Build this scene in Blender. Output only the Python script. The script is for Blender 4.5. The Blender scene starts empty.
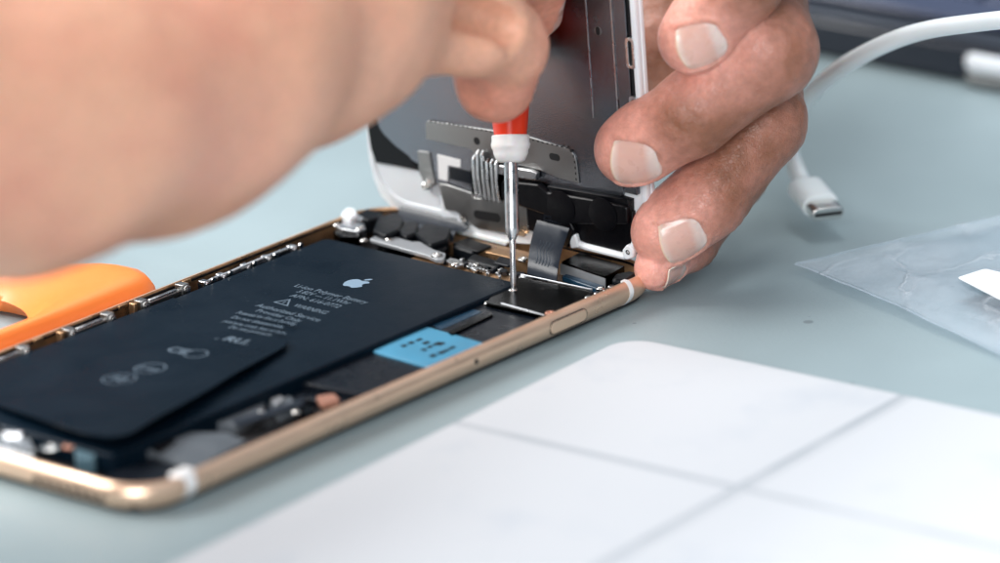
import bpy, bmesh, math, random
import numpy as np
from mathutils import Vector, Matrix
R = math.radians
random.seed(7)
MM = 0.001
C = bpy.context.scene.collection
scene = bpy.context.scene

# ------------------------------------------------------------------ camera
cam_d = bpy.data.cameras.new('camera'); cam = bpy.data.objects.new('camera', cam_d); C.objects.link(cam)
cam_d.sensor_width = 36; cam_d.lens = 181.61
cam_d.clip_start = 0.05; cam_d.clip_end = 20
cam_d.dof.use_dof = True; cam_d.dof.focus_distance = 1.022; cam_d.dof.aperture_fstop = 7.8
cam_d.dof.aperture_blades = 9
_m = Matrix(((1.0, 0.03, -0.0, 0.0), (-0.01, 0.32, -0.95, 0.0), (-0.02, 0.95, 0.32, 0.0), (0, 0, 0, 1)))
_r = [[0.999666, 0.025841, -0.0], [-0.008304, 0.321248, -0.946959], [-0.024471, 0.946642, 0.321355]]
cam.matrix_world = Matrix([[*_r[i], v * MM] for i, v in enumerate((0.0, -983.04, 333.6))] + [[0, 0, 0, 1]])
scene.camera = cam

# ------------------------------------------------------------------ world and lamps
w = bpy.data.worlds.new('World'); scene.world = w; w.use_nodes = True
wn = w.node_tree.nodes; wl = w.node_tree.links
bg = wn['Background']; bg.inputs[1].default_value = 0.88
tc = wn.new('ShaderNodeTexCoord'); sep = wn.new('ShaderNodeSeparateXYZ'); wr = wn.new('ShaderNodeValToRGB')
wl.new(tc.outputs['Generated'], sep.inputs[0]); wl.new(sep.outputs['Z'], wr.inputs[0]); wl.new(wr.outputs[0], bg.inputs[0])
wr.color_ramp.elements[0].position = 0.0; wr.color_ramp.elements[0].color = (0.15, 0.17, 0.19, 1)
wr.color_ramp.elements[1].position = 1.0; wr.color_ramp.elements[1].color = (0.95, 1.0, 1.06, 1)
e = wr.color_ramp.elements.new(0.35); e.color = (0.05, 0.07, 0.10, 1)
e = wr.color_ramp.elements.new(0.6); e.color = (0.75, 0.88, 1.0, 1)

def area(name, loc, tgt, size, power, col, sy=None):
    d = bpy.data.lights.new(name, 'AREA'); d.energy = power; d.color = col; d.size = size
    if sy: d.shape = 'RECTANGLE'; d.size_y = sy
    o = bpy.data.objects.new(name, d); C.objects.link(o); o.location = loc
    o.rotation_euler = (Vector(tgt) - Vector(loc)).to_track_quat('-Z', 'Y').to_euler()
    return o
area('window_light', (-1.8, 0.25, 1.5), (0, 0, 0.02), 1.0, 62, (1.0, 0.975, 0.945), 1.1)
area('ceiling_lamp', (-0.15, 0.5, 2.2), (0, 0.1, 0), 1.5, 44, (0.985, 0.99, 1.0), 1.2)
area('front_fill', (-0.45, -2.7, 1.1), (0, 0, 0.03), 1.6, 60, (0.98, 0.985, 1.0), 1.0)  # unseen fill light, added to brighten camera-facing skin and the phone's flank
scene.view_settings.view_transform = 'Standard'; scene.view_settings.look = 'None'
scene.view_settings.exposure = 0.08; scene.view_settings.gamma = 1

# ------------------------------------------------------------------ materials
def mat(name, col, rough=0.5, metal=0.0, spec=0.5, sss=0, bump=0, bscale=400, coat=0, var=0, vscale=60, trans=0, aniso=0):
    m = bpy.data.materials.new(name); m.use_nodes = True
    nt = m.node_tree; b = nt.nodes['Principled BSDF']
    b.inputs['Base Color'].default_value = (*col, 1)
    b.inputs['Roughness'].default_value = rough; b.inputs['Metallic'].default_value = metal
    b.inputs['Specular IOR Level'].default_value = spec
    if aniso: b.inputs['Anisotropic'].default_value = aniso
    if sss:
        b.inputs['Subsurface Weight'].default_value = sss; b.inputs['Subsurface Radius'].default_value = (1, .35, .2)
        b.inputs['Subsurface Scale'].default_value = 0.0025
    if coat: b.inputs['Coat Weight'].default_value = coat; b.inputs['Coat Roughness'].default_value = .16
    t = nt.nodes.new('ShaderNodeTexCoord')
    if bump:
        n = nt.nodes.new('ShaderNodeTexNoise'); n.inputs['Scale'].default_value = bscale; n.inputs['Detail'].default_value = 6
        bp = nt.nodes.new('ShaderNodeBump'); bp.inputs['Strength'].default_value = bump; bp.inputs['Distance'].default_value = 0.0003
        nt.links.new(t.outputs['Object'], n.inputs['Vector']); nt.links.new(n.outputs[0], bp.inputs['Height']); nt.links.new(bp.outputs[0], b.inputs['Normal'])
    if var:
        n = nt.nodes.new('ShaderNodeTexNoise'); n.inputs['Scale'].default_value = vscale; n.inputs['Detail'].default_value = 5
        nt.links.new(t.outputs['Object'], n.inputs['Vector'])
        mr = nt.nodes.new('ShaderNodeMapRange'); mr.inputs[1].default_value = .3; mr.inputs[2].default_value = .7
        mr.inputs[3].default_value = 1 - var; mr.inputs[4].default_value = 1 + var
        nt.links.new(n.outputs[0], mr.inputs[0])
        mx = nt.nodes.new('ShaderNodeVectorMath'); mx.operation = 'SCALE'; mx.inputs[0].default_value = col
        nt.links.new(mr.outputs[0], mx.inputs['Scale']); nt.links.new(mx.outputs[0], b.inputs['Base Color'])
        mr2 = nt.nodes.new('ShaderNodeMapRange'); mr2.inputs[1].default_value = .3; mr2.inputs[2].default_value = .7
        mr2.inputs[3].default_value = max(.02, rough - .12); mr2.inputs[4].default_value = min(1, rough + .12)
        nt.links.new(n.outputs[0], mr2.inputs[0]); nt.links.new(mr2.outputs[0], b.inputs['Roughness'])
    return m

def N(m, t, **kw):
    n = m.node_tree.nodes.new(t)
    for k, v in kw.items(): setattr(n, k, v)
    return n
def speckle(m, col, speck, scale, thr, amount=1.0):
    """tiny dust specks of another colour scattered over a surface"""
    nt = m.node_tree; b = nt.nodes['Principled BSDF']
    t = N(m, 'ShaderNodeTexCoord'); v = N(m, 'ShaderNodeTexVoronoi'); v.inputs['Scale'].default_value = scale
    nt.links.new(t.outputs['Object'], v.inputs['Vector'])
    n2 = N(m, 'ShaderNodeTexNoise'); n2.inputs['Scale'].default_value = scale * .33; nt.links.new(t.outputs['Object'], n2.inputs['Vector'])
    th = N(m, 'ShaderNodeMath', operation='MULTIPLY'); th.inputs[1].default_value = thr * 2; nt.links.new(n2.outputs[0], th.inputs[0])
    th2 = N(m, 'ShaderNodeMath', operation='SUBTRACT'); th2.inputs[1].default_value = thr * .72; nt.links.new(th.outputs[0], th2.inputs[0])
    lt = N(m, 'ShaderNodeMath', operation='LESS_THAN'); nt.links.new(v.outputs['Distance'], lt.inputs[0]); nt.links.new(th2.outputs[0], lt.inputs[1])
    am = N(m, 'ShaderNodeMath', operation='MULTIPLY'); am.inputs[1].default_value = amount; nt.links.new(lt.outputs[0], am.inputs[0])
    mx = N(m, 'ShaderNodeMix', data_type='RGBA'); nt.links.new(am.outputs[0], mx.inputs[0])
    src = b.inputs['Base Color'].links[0].from_socket if b.inputs['Base Color'].links else None
    if src: nt.links.new(src, mx.inputs[6])
    else: mx.inputs[6].default_value = (*col, 1)
    mx.inputs[7].default_value = (*speck, 1)
    nt.links.new(mx.outputs[2], b.inputs['Base Color'])

M = {}
M['table'] = mat('table', (0.268, 0.338, 0.357), .40, var=.07, vscale=16, bump=.25, bscale=900)
speckle(M['table'], (0, 0, 0), (.10, .12, .13), 70, .16, .55)
speckle(M['table'], (0, 0, 0), (.16, .19, .20), 420, .14, .5)
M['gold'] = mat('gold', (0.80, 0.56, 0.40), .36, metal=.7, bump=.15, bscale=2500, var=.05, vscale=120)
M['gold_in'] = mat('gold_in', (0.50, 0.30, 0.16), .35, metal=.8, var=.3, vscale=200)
M['white'] = mat('white', (0.78, 0.80, 0.82), .35, sss=.1)
M['band'] = mat('band', (0.86, 0.85, 0.84), .45)
M['black'] = mat('black', (0.002, 0.002, 0.003), .34, spec=.2, bump=.2, bscale=900)
M['rubber'] = mat('rubber', (0.003, 0.004, 0.006), .42, spec=.2, bump=.5, bscale=500)
M['floor'] = mat('inner_floor', (0.012, 0.011, 0.012), .5, var=.5, vscale=150)
M['battery'] = mat('battery', (0.002, 0.007, 0.0135), .34, spec=.12, bump=.12, bscale=1800, var=.12, vscale=70)
speckle(M['battery'], (0, 0, 0), (.25, .32, .38), 500, .07, .55)
M['print'] = mat('print', (0.085, 0.12, 0.155), .5)
M['logo'] = mat('logo', (0.20, 0.29, 0.38), .4)
M['steel'] = mat('steel', (0.62, 0.63, 0.64), .3, metal=1, var=.08, vscale=300)
M['satin'] = mat('satin', (0.20, 0.21, 0.235), .17, metal=1, bump=.22, bscale=4500, var=.05, vscale=60)
M['satin2'] = mat('satin2', (0.30, 0.30, 0.295), .38, metal=1, bump=.2, bscale=2500, var=.08, vscale=120)
M['grey_cover'] = mat('grey_cover', (0.10, 0.115, 0.13), .4, var=.15, vscale=150)
M['darksteel'] = mat('darksteel', (0.15, 0.155, 0.165), .24, metal=1, bump=.12, bscale=700)
speckle(M['darksteel'], (0, 0, 0), (.4, .4, .4), 1100, .08, .4)
M['teal'] = mat('teal', (0.07, 0.13, 0.16), .35)
M['light_plate'] = mat('light_plate', (0.36, 0.375, 0.39), .5, metal=.6, var=.08, vscale=200)
M['screw'] = mat('screw', (0.75, 0.73, 0.70), .22, metal=1)
M['chip'] = mat('chip', (0.004, 0.006, 0.010), .3, spec=.28, var=.2, vscale=200)
M['deepblue'] = mat('deepblue', (0.01, 0.04, 0.075), .25)
M['blue'] = mat('blue', (0.06, 0.26, 0.41), .45, var=.12, vscale=120)
M['copper'] = mat('copper', (0.55, 0.27, 0.19), .4, metal=.5)
M['flex'] = mat('flex', (0.014, 0.019, 0.028), .36, spec=.3, bump=.2, bscale=700)
M['trace'] = mat('trace', (0.06, 0.075, 0.095), .4)
M['redplastic'] = mat('redplastic', (0.80, 0.045, 0.012), .22, sss=.15)
M['whiteplastic'] = mat('whiteplastic', (0.82, 0.80, 0.78), .35, sss=.3)
M['orange'] = mat('orange', (0.92, 0.25, 0.05), .38, sss=.2, bump=.1, bscale=500)
M['cable'] = mat('cable', (0.74, 0.79, 0.80), .42, sss=.1)
M['laptop'] = mat('laptop', (0.012, 0.016, 0.026), .4)
M['laptop_top'] = mat('laptop_top', (0.006, 0.008, 0.014), .35, metal=.3, var=.1, vscale=30)
M['key'] = mat('key', (0.05, 0.065, 0.12), .4)
M['trim'] = mat('trim', (0.06, 0.07, 0.09), .35, metal=.5)
M['dark'] = mat('dark', (0.004, 0.004, 0.005), .6)
M['keyprint'] = mat('keyprint', (.35, .42, .6), .5)
M['paper'] = mat('paper', (0.86, 0.87, 0.88), .6)

# white card: faint printed grey lines and scuffs laid out in the card's own coordinates
def card_mat():
    m = mat('card', (0.80, 0.82, 0.85), .6, spec=.3, bump=.08, bscale=300)
    nt = m.node_tree; b = nt.nodes['Principled BSDF']; L = nt.links
    t = N(m, 'ShaderNodeTexCoord'); s = N(m, 'ShaderNodeSeparateXYZ'); L.new(t.outputs['Object'], s.inputs[0])
    ns = N(m, 'ShaderNodeTexNoise'); ns.inputs['Scale'].default_value = 45; ns.inputs['Detail'].default_value = 6; L.new(t.outputs['Object'], ns.inputs['Vector'])
    fac = None
    for ax, pos, wd, st in (('X', CARD_V, .0010, .8), ('Y', -CARD_H, .0011, .7), ('X', CARD_V + .0018, .0006, .4)):
        d = N(m, 'ShaderNodeMath', operation='SUBTRACT'); L.new(s.outputs[ax], d.inputs[0]); d.inputs[1].default_value = pos
        a = N(m, 'ShaderNodeMath', operation='ABSOLUTE'); L.new(d.outputs[0], a.inputs[0])
        r = N(m, 'ShaderNodeMapRange'); r.interpolation_type = 'SMOOTHSTEP'; L.new(a.outputs[0], r.inputs[0])
        r.inputs[1].default_value = wd * .6; r.inputs[2].default_value = wd * 1.3; r.inputs[3].default_value = st; r.inputs[4].default_value = 0
        wn_ = N(m, 'ShaderNodeMapRange'); L.new(ns.outputs[0], wn_.inputs[0]); wn_.inputs[1].default_value = .3; wn_.inputs[2].default_value = .6; wn_.inputs[3].default_value = .55
        r2 = N(m, 'ShaderNodeMath', operation='MULTIPLY'); L.new(r.outputs[0], r2.inputs[0]); L.new(wn_.outputs[0], r2.inputs[1])
        if fac is None: fac = r2
        else:
            k = N(m, 'ShaderNodeMath', operation='MAXIMUM'); L.new(fac.outputs[0], k.inputs[0]); L.new(r2.outputs[0], k.inputs[1]); fac = k
    mx = N(m, 'ShaderNodeMix', data_type='RGBA'); L.new(fac.outputs[0], mx.inputs[0])
    mx.inputs[6].default_value = (.515, .53, .55, 1); mx.inputs[7].default_value = (.29, .32, .35, 1)
    n3 = N(m, 'ShaderNodeTexNoise'); n3.inputs['Scale'].default_value = 28; n3.inputs['Detail'].default_value = 7; n3.inputs['Roughness'].default_value = .65
    L.new(t.outputs['Object'], n3.inputs['Vector'])
    r3 = N(m, 'ShaderNodeMapRange'); L.new(n3.outputs[0], r3.inputs[0]); r3.inputs[1].default_value = .57; r3.inputs[2].default_value = .74; r3.inputs[3].default_value = 0; r3.inputs[4].default_value = .5
    mx2 = N(m, 'ShaderNodeMix', data_type='RGBA'); L.new(r3.outputs[0], mx2.inputs[0]); L.new(mx.outputs[2], mx2.inputs[6]); mx2.inputs[7].default_value = (.40, .44, .49, 1)
    L.new(mx2.outputs[2], b.inputs['Base Color'])
    return m

def film_mat():
    m = bpy.data.materials.new('film'); m.use_nodes = True; nt = m.node_tree; L = nt.links
    b = nt.nodes['Principled BSDF']; out = nt.nodes['Material Output']
    b.inputs['Base Color'].default_value = (.82, .87, .92, 1); b.inputs['Roughness'].default_value = .14
    tr = N(m, 'ShaderNodeBsdfTransparent'); tr.inputs[0].default_value = (.96, .98, 1, 1)
    mx = N(m, 'ShaderNodeMixShader'); t = N(m, 'ShaderNodeTexCoord')
    n = N(m, 'ShaderNodeTexNoise'); n.inputs['Scale'].default_value = 55; n.inputs['Detail'].default_value = 8; n.inputs['Roughness'].default_value = .6; n.inputs['Distortion'].default_value = 0.2
    L.new(t.outputs['Object'], n.inputs['Vector'])
    v = N(m, 'ShaderNodeTexVoronoi', feature='DISTANCE_TO_EDGE'); v.inputs['Scale'].default_value = 48
    dn = N(m, 'ShaderNodeVectorMath', operation='MULTIPLY_ADD'); L.new(n.outputs['Color'], dn.inputs[0]); dn.inputs[1].default_value = (.022,) * 3; L.new(t.outputs['Object'], dn.inputs[2]); L.new(dn.outputs[0], v.inputs['Vector'])
    cr = N(m, 'ShaderNodeMapRange'); L.new(v.outputs['Distance'], cr.inputs[0]); cr.inputs[1].default_value = 0; cr.inputs[2].default_value = .06; cr.inputs[3].default_value = 1; cr.inputs[4].default_value = 0
    nb = N(m, 'ShaderNodeTexNoise'); nb.inputs['Scale'].default_value = 30; L.new(t.outputs['Object'], nb.inputs['Vector'])
    gt = N(m, 'ShaderNodeMapRange'); L.new(nb.outputs[0], gt.inputs[0]); gt.inputs[1].default_value = .45; gt.inputs[2].default_value = .7
    cm = N(m, 'ShaderNodeMath', operation='MULTIPLY'); L.new(cr.outputs[0], cm.inputs[0]); L.new(gt.outputs[0], cm.inputs[1])
    r = N(m, 'ShaderNodeMapRange'); L.new(n.outputs[0], r.inputs[0]); r.inputs[1].default_value = .35; r.inputs[2].default_value = .75; r.inputs[3].default_value = .09; r.inputs[4].default_value = .25
    ra = N(m, 'ShaderNodeMath', operation='MULTIPLY_ADD', use_clamp=True); L.new(cm.outputs[0], ra.inputs[0]); ra.inputs[1].default_value = .35; L.new(r.outputs[0], ra.inputs[2])
    hh = N(m, 'ShaderNodeMath', operation='ADD'); L.new(n.outputs[0], hh.inputs[0]); L.new(cm.outputs[0], hh.inputs[1])
    bp = N(m, 'ShaderNodeBump'); bp.inputs['Strength'].default_value = .8; bp.inputs['Distance'].default_value = .0012
    L.new(hh.outputs[0], bp.inputs['Height']); L.new(bp.outputs[0], b.inputs['Normal'])
    L.new(ra.outputs[0], mx.inputs[0]); L.new(tr.outputs[0], mx.inputs[1]); L.new(b.outputs[0], mx.inputs[2]); L.new(mx.outputs[0], out.inputs['Surface'])
    return m
M['film'] = film_mat()

def skin_mat(name, base, red, k=1.0, bumpk=1.0, low=.5):
    """skin with flush and painted light (fingertips, knuckles) from a vertex attribute, plus mottling and fine lines"""
    m = bpy.data.materials.new(name); m.use_nodes = True; nt = m.node_tree; L = nt.links
    b = nt.nodes['Principled BSDF']
    b.inputs['Roughness'].default_value = .42; b.inputs['Subsurface Weight'].default_value = .35
    b.inputs['Subsurface Radius'].default_value = (1, .30, .16); b.inputs['Subsurface Scale'].default_value = .0035
    b.inputs['Specular IOR Level'].default_value = .45
    b.inputs['Roughness'].default_value = .38; at = N(m, 'ShaderNodeAttribute', attribute_name='red'); t = N(m, 'ShaderNodeTexCoord')
    n = N(m, 'ShaderNodeTexNoise'); n.inputs['Scale'].default_value = 130; n.inputs['Detail'].default_value = 6; L.new(t.outputs['Object'], n.inputs['Vector'])
    ad = N(m, 'ShaderNodeMath', operation='MULTIPLY_ADD'); L.new(n.outputs[0], ad.inputs[0]); ad.inputs[1].default_value = .7; ad.inputs[2].default_value = -.35
    nl = N(m, 'ShaderNodeTexNoise'); nl.inputs['Scale'].default_value = 32; nl.inputs['Detail'].default_value = 3; L.new(t.outputs['Object'], nl.inputs['Vector'])
    al = N(m, 'ShaderNodeMath', operation='MULTIPLY_ADD'); L.new(nl.outputs[0], al.inputs[0]); al.inputs[1].default_value = low * 1.6; al.inputs[2].default_value = -low * .7
    a2 = N(m, 'ShaderNodeMath', operation='ADD'); L.new(ad.outputs[0], a2.inputs[0]); L.new(al.outputs[0], a2.inputs[1])
    sm = N(m, 'ShaderNodeMath', operation='ADD', use_clamp=True); L.new(a2.outputs[0], sm.inputs[0]); L.new(at.outputs['Fac'], sm.inputs[1])
    mx = N(m, 'ShaderNodeMix', data_type='RGBA'); L.new(sm.outputs[0], mx.inputs[0]); mx.inputs[6].default_value = (*base, 1); mx.inputs[7].default_value = (*red, 1)
    n4 = N(m, 'ShaderNodeTexNoise'); n4.inputs['Scale'].default_value = 700; n4.inputs['Detail'].default_value = 4; L.new(t.outputs['Object'], n4.inputs['Vector'])
    mr = N(m, 'ShaderNodeMapRange'); L.new(n4.outputs[0], mr.inputs[0]); mr.inputs[1].default_value = .3; mr.inputs[2].default_value = .7; mr.inputs[3].default_value = .88; mr.inputs[4].default_value = 1.1
    sc = N(m, 'ShaderNodeVectorMath', operation='SCALE'); L.new(mx.outputs[2], sc.inputs[0]); L.new(mr.outputs[0], sc.inputs['Scale'])
    L.new(sc.outputs[0], b.inputs['Base Color'])
    v = N(m, 'ShaderNodeTexVoronoi', feature='DISTANCE_TO_EDGE'); v.inputs['Scale'].default_value = 1300; 
    dn = N(m, 'ShaderNodeVectorMath', operation='MULTIPLY_ADD'); L.new(n.outputs['Color'], dn.inputs[0]); dn.inputs[1].default_value = (.002,) * 3; L.new(t.outputs['Object'], dn.inputs[2])
    L.new(dn.outputs[0], v.inputs['Vector'])
    mn = N(m, 'ShaderNodeMath', operation='MINIMUM'); L.new(v.outputs['Distance'], mn.inputs[0]); mn.inputs[1].default_value = .12
    bp = N(m, 'ShaderNodeBump'); bp.inputs['Strength'].default_value = .5 * bumpk; bp.inputs['Distance'].default_value = .0006; L.new(mn.outputs[0], bp.inputs['Height'])
    n5 = N(m, 'ShaderNodeTexNoise'); n5.inputs['Scale'].default_value = 320; n5.inputs['Detail'].default_value = 5; L.new(t.outputs['Object'], n5.inputs['Vector'])
    bp2 = N(m, 'ShaderNodeBump'); bp2.inputs['Strength'].default_value = .5 * bumpk; bp2.inputs['Distance'].default_value = .0008; L.new(n5.outputs[0], bp2.inputs['Height']); L.new(bp.outputs[0], bp2.inputs['Normal'])
    L.new(bp2.outputs[0], b.inputs['Normal'])
    return m
M['skin'] = skin_mat('skin', (.26, .103, .057), (.86, .40, .32), bumpk=1.3, low=.3)  # shade on the fingers put into the dark base; tips painted paler as lit
M['skin_lit'] = skin_mat('skin_lit', (.77, .40, .265), (.72, .31, .215), bumpk=.6, low=1.6)  # same person's skin, painted lighter for the brightly lit arm
M['nail'] = mat('nail', (.70, .38, .325), .3, sss=.45, coat=.35, var=.10, vscale=260)
def nail_mat():
    m = M['nail']; nt = m.node_tree; b = nt.nodes['Principled BSDF']; L = nt.links
    at = N(m, 'ShaderNodeAttribute', attribute_name='along'); cr = N(m, 'ShaderNodeValToRGB'); L.new(at.outputs['Fac'], cr.inputs[0])
    e_ = cr.color_ramp.elements; e_[0].position = 0; e_[0].color = (.72, .37, .30, 1); e_[1].position = 1; e_[1].color = (.84, .62, .50, 1)
    for p_, c_ in ((.07, (.83, .56, .50, 1)), (.22, (.80, .50, .44, 1)), (.34, (.76, .38, .31, 1)), (.82, (.77, .40, .33, 1)), (.93, (.80, .50, .42, 1))):
        x = e_.new(p_); x.color = c_
    L.new(cr.outputs[0], b.inputs['Base Color'])
nail_mat()
M['nail_edge'] = mat('nail_edge', (.76, .52, .38), .35, sss=.2)

# ------------------------------------------------------------------ mesh helpers (authored in millimetres)
class MB:
    def __init__(s): s.v = []; s.f = []
    def add(s, v, f):
        o = len(s.v); s.v += [tuple(p) for p in v]; s.f += [tuple(i + o for i in q) for q in f]; return s
    def box(s, c, d, rot=0, tilt=None):
        x, y, z = (k / 2 for k in d); cr, sr = math.cos(rot), math.sin(rot); V = []
        for dz in (-z, z):
            for dx, dy in ((-x, -y), (x, -y), (x, y), (-x, y)):
                p = Vector((dx, dy, dz))
                if tilt: p = tilt @ p
                V.append((c[0] + cr * p.x - sr * p.y, c[1] + sr * p.x + cr * p.y, c[2] + p.z))
        return s.add(V, [(3, 2, 1, 0), (4, 5, 6, 7), (0, 1, 5, 4), (1, 2, 6, 5), (2, 3, 7, 6), (3, 0, 4, 7)])
    def prism(s, poly, z0, z1, zf=None):
        a = sum(poly[i][0] * poly[(i + 1) % len(poly)][1] - poly[(i + 1) % len(poly)][0] * poly[i][1] for i in range(len(poly)))
        if a < 0: poly = poly[::-1]
        n = len(poly)
        g = zf or (lambda x, y: 0)
        V = [(x, y, z0 + g(x, y)) for x, y in poly] + [(x, y, z1 + g(x, y)) for x, y in poly]
        return s.add(V, [tuple(range(n - 1, -1, -1)), tuple(range(n, 2 * n))] + [(i, (i + 1) % n, n + (i + 1) % n, n + i) for i in range(n)])
    def lathe(s, prof, c=(0, 0, 0), ax=None, seg=32):
        """prof: (r, h) from the bottom up; ax: 3x3 whose z column is the axis"""
        ax = ax or Matrix.Identity(3); V = []; F_ = []
        for r, h in prof:
            for k in range(seg):
                p = ax @ Vector((r * math.cos(2 * math.pi * k / seg), r * math.sin(2 * math.pi * k / seg), h)); V.append((c[0] + p.x, c[1] + p.y, c[2] + p.z))
        for j in range(len(prof) - 1):
            for k in range(seg):
                k2 = (k + 1) % seg; F_.append((j * seg + k, j * seg + k2, (j + 1) * seg + k2, (j + 1) * seg + k))
        F_.append(tuple(range(seg - 1, -1, -1))); F_.append(tuple((len(prof) - 1) * seg + k for k in range(seg)))
        return s.add(V, F_)
    def tube(s, pts, r, seg=10, caps=True):
        pts = [Vector(p) for p in pts]; n = len(pts); V = []; F_ = []
        rr = r if isinstance(r, (list, tuple)) else [r] * n
        t0 = (pts[1] - pts[0]).normalized(); nrm = t0.orthogonal().normalized()
        for i, p in enumerate(pts):
            t = (pts[min(i + 1, n - 1)] - pts[max(i - 1, 0)]).normalized()
            nrm = (nrm - t * nrm.dot(t)).normalized(); b = t.cross(nrm)
            for k in range(seg):
                a = 2 * math.pi * k / seg; V.append(tuple(p + (nrm * math.cos(a) + b * math.sin(a)) * rr[i]))
        for j in range(n - 1):
            for k in range(seg): F_.append((j * seg + k, j * seg + (k + 1) % seg, (j + 1) * seg + (k + 1) % seg, (j + 1) * seg + k))
        F_.append(tuple(range(seg - 1, -1, -1))); F_.append(tuple((n - 1) * seg + k for k in range(seg)))
        return s.add(V, F_)
    def build(s, name, m, parent=None, bevel=0, smooth=35, seg=2, sub=0):
        me = bpy.data.meshes.new(name)
        me.from_pydata([(x * MM, y * MM, z * MM) for x, y, z in s.v], [], s.f); me.update()
        me.materials.append(M[m] if isinstance(m, str) else m)
        for p in me.polygons: p.use_smooth = True
        me.set_sharp_from_angle(angle=R(smooth))
        o = bpy.data.objects.new(name, me); C.objects.link(o); o.parent = parent
        if bevel:
            b = o.modifiers.new('bevel', 'BEVEL'); b.width = bevel * MM; b.segments = seg; b.limit_method = 'ANGLE'; b.angle_limit = R(35); b.harden_normals = False
        if sub:
            b = o.modifiers.new('sub', 'SUBSURF'); b.levels = sub; b.render_levels = sub
        return o

def tag(o, label=None, cat=None, group=None, kind=None):
    for k, v in (('label', label), ('category', cat), ('group', group), ('kind', kind)):
        if v: o[k] = v
    return o
def empty(name, loc=(0, 0, 0), rz=0):
    o = bpy.data.objects.new(name, None); C.objects.link(o); o.location = [k * MM for k in loc]; o.rotation_euler = (0, 0, rz); o.empty_display_size = .01; return o
def round_poly(poly, r, n=6):
    """2-D polygon with every corner rounded by r (number or list)"""
    out = []; k = len(poly)
    for i, p in enumerate(poly):
        rr = r[i] if isinstance(r, (list, tuple)) else r
        p = Vector(p); a = Vector(poly[i - 1]) - p; b = Vector(poly[(i + 1) % k]) - p
        if rr <= 0: out.append(tuple(p)); continue
        ang = a.angle(b); d = min(rr / math.tan(ang / 2), a.length * .49, b.length * .49)
        p0 = p + a.normalized() * d; p1 = p + b.normalized() * d
        for j in range(n + 1):
            t = j / n; out.append(tuple((1 - t) ** 2 * p0 + 2 * t * (1 - t) * (p * .82 + (p0 + p1) * .09) + t * t * p1))
    return out
def rrect(x0, x1, y0, y1, r, n=10):
    o = []
    for cx, cy, a0 in ((x1 - r, y1 - r, 0), (x0 + r, y1 - r, 90), (x0 + r, y0 + r, 180), (x1 - r, y0 + r, 270)):
        for j in range(n + 1): a = R(a0 + 90 * j / n); o.append((cx + r * math.cos(a), cy + r * math.sin(a)))
    return o
def catmull(P, n=8):
    P = [Vector(p) for p in P]; P = [P[0] * 2 - P[1]] + P + [P[-1] * 2 - P[-2]]; o = []
    for i in range(1, len(P) - 2):
        for j in range(n):
            t = j / n; a, b, c, d = P[i - 1:i + 3]
            o.append(.5 * ((2 * b) + (c - a) * t + (2 * a - 5 * b + 4 * c - d) * t * t + (3 * b - a - 3 * c + d) * t ** 3))
    return o + [P[-2]]

# ------------------------------------------------------------------ the table
def build_table():
    m = MB(); n = 24; V = [(-900 + 1800 * i / n, -900 + 2200 * j / n, 0) for j in range(n + 1) for i in range(n + 1)]
    m.add(V, [(j * (n + 1) + i, j * (n + 1) + i + 1, (j + 1) * (n + 1) + i + 1, (j + 1) * (n + 1) + i) for j in range(n) for i in range(n)])
    tag(m.build('table_surface', 'table'), kind='structure')
build_table()

# ------------------------------------------------------------------ the opened phone
PH = empty('smartphone', (-45.31, -47.35, 0.0), 0.88595)
tag(PH, 'opened gold smartphone with its black battery and circuits exposed, lying on the table', 'smartphone')
HL, HW, CR = 79.05, 38.9, 11.0
def ring(ins, z, cr=CR, n=14):
    r = max(cr - ins, .5); return [(x, y, z) for x, y in rrect(-HL + ins, HL - ins, -HW + ins, HW - ins, r, n)]
PROF = [(5.2, 0.0), (3.4, .3), (2.2, .85), (1.25, 1.6), (.5, 2.5), (.12, 3.3), (0, 4.0), (.12, 4.65), (.4, 5.3), (.75, 5.78), (1.1, 6.08), (1.4, 6.2), (1.62, 6.18)]
PIN = [(1.62, 6.18), (1.78, 6.05), (1.82, 5.6), (1.9, 3.0), (2.0, 1.1)]
def sweep(prof, i0=None, i1=None):
    m = MB(); rings = [ring(a, z) for a, z in prof]; n = len(rings[0]); V = [p for r in rings for p in r]; F_ = []
    for j in range(len(rings) - 1):
        for k in range(n): F_.append((j * n + k, j * n + (k + 1) % n, (j + 1) * n + (k + 1) % n, (j + 1) * n + k))
    return m.add(V, F_), n
m, n = sweep(PROF)
m.f.append(tuple(range(n - 1, -1, -1)))
body = m.build('body', 'gold', PH, smooth=60)
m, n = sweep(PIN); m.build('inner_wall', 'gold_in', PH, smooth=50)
m = MB(); m.prism([(x, y) for x, y, z in ring(2.0, 0)], .6, 1.15); m.build('inner_floor', 'floor', PH)
# thin raised rim seal
m, n = sweep([(1.7, 5.75), (2.1, 5.7), (2.15, 5.3)]); m.build('rim_gasket', 'black', PH)

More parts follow.
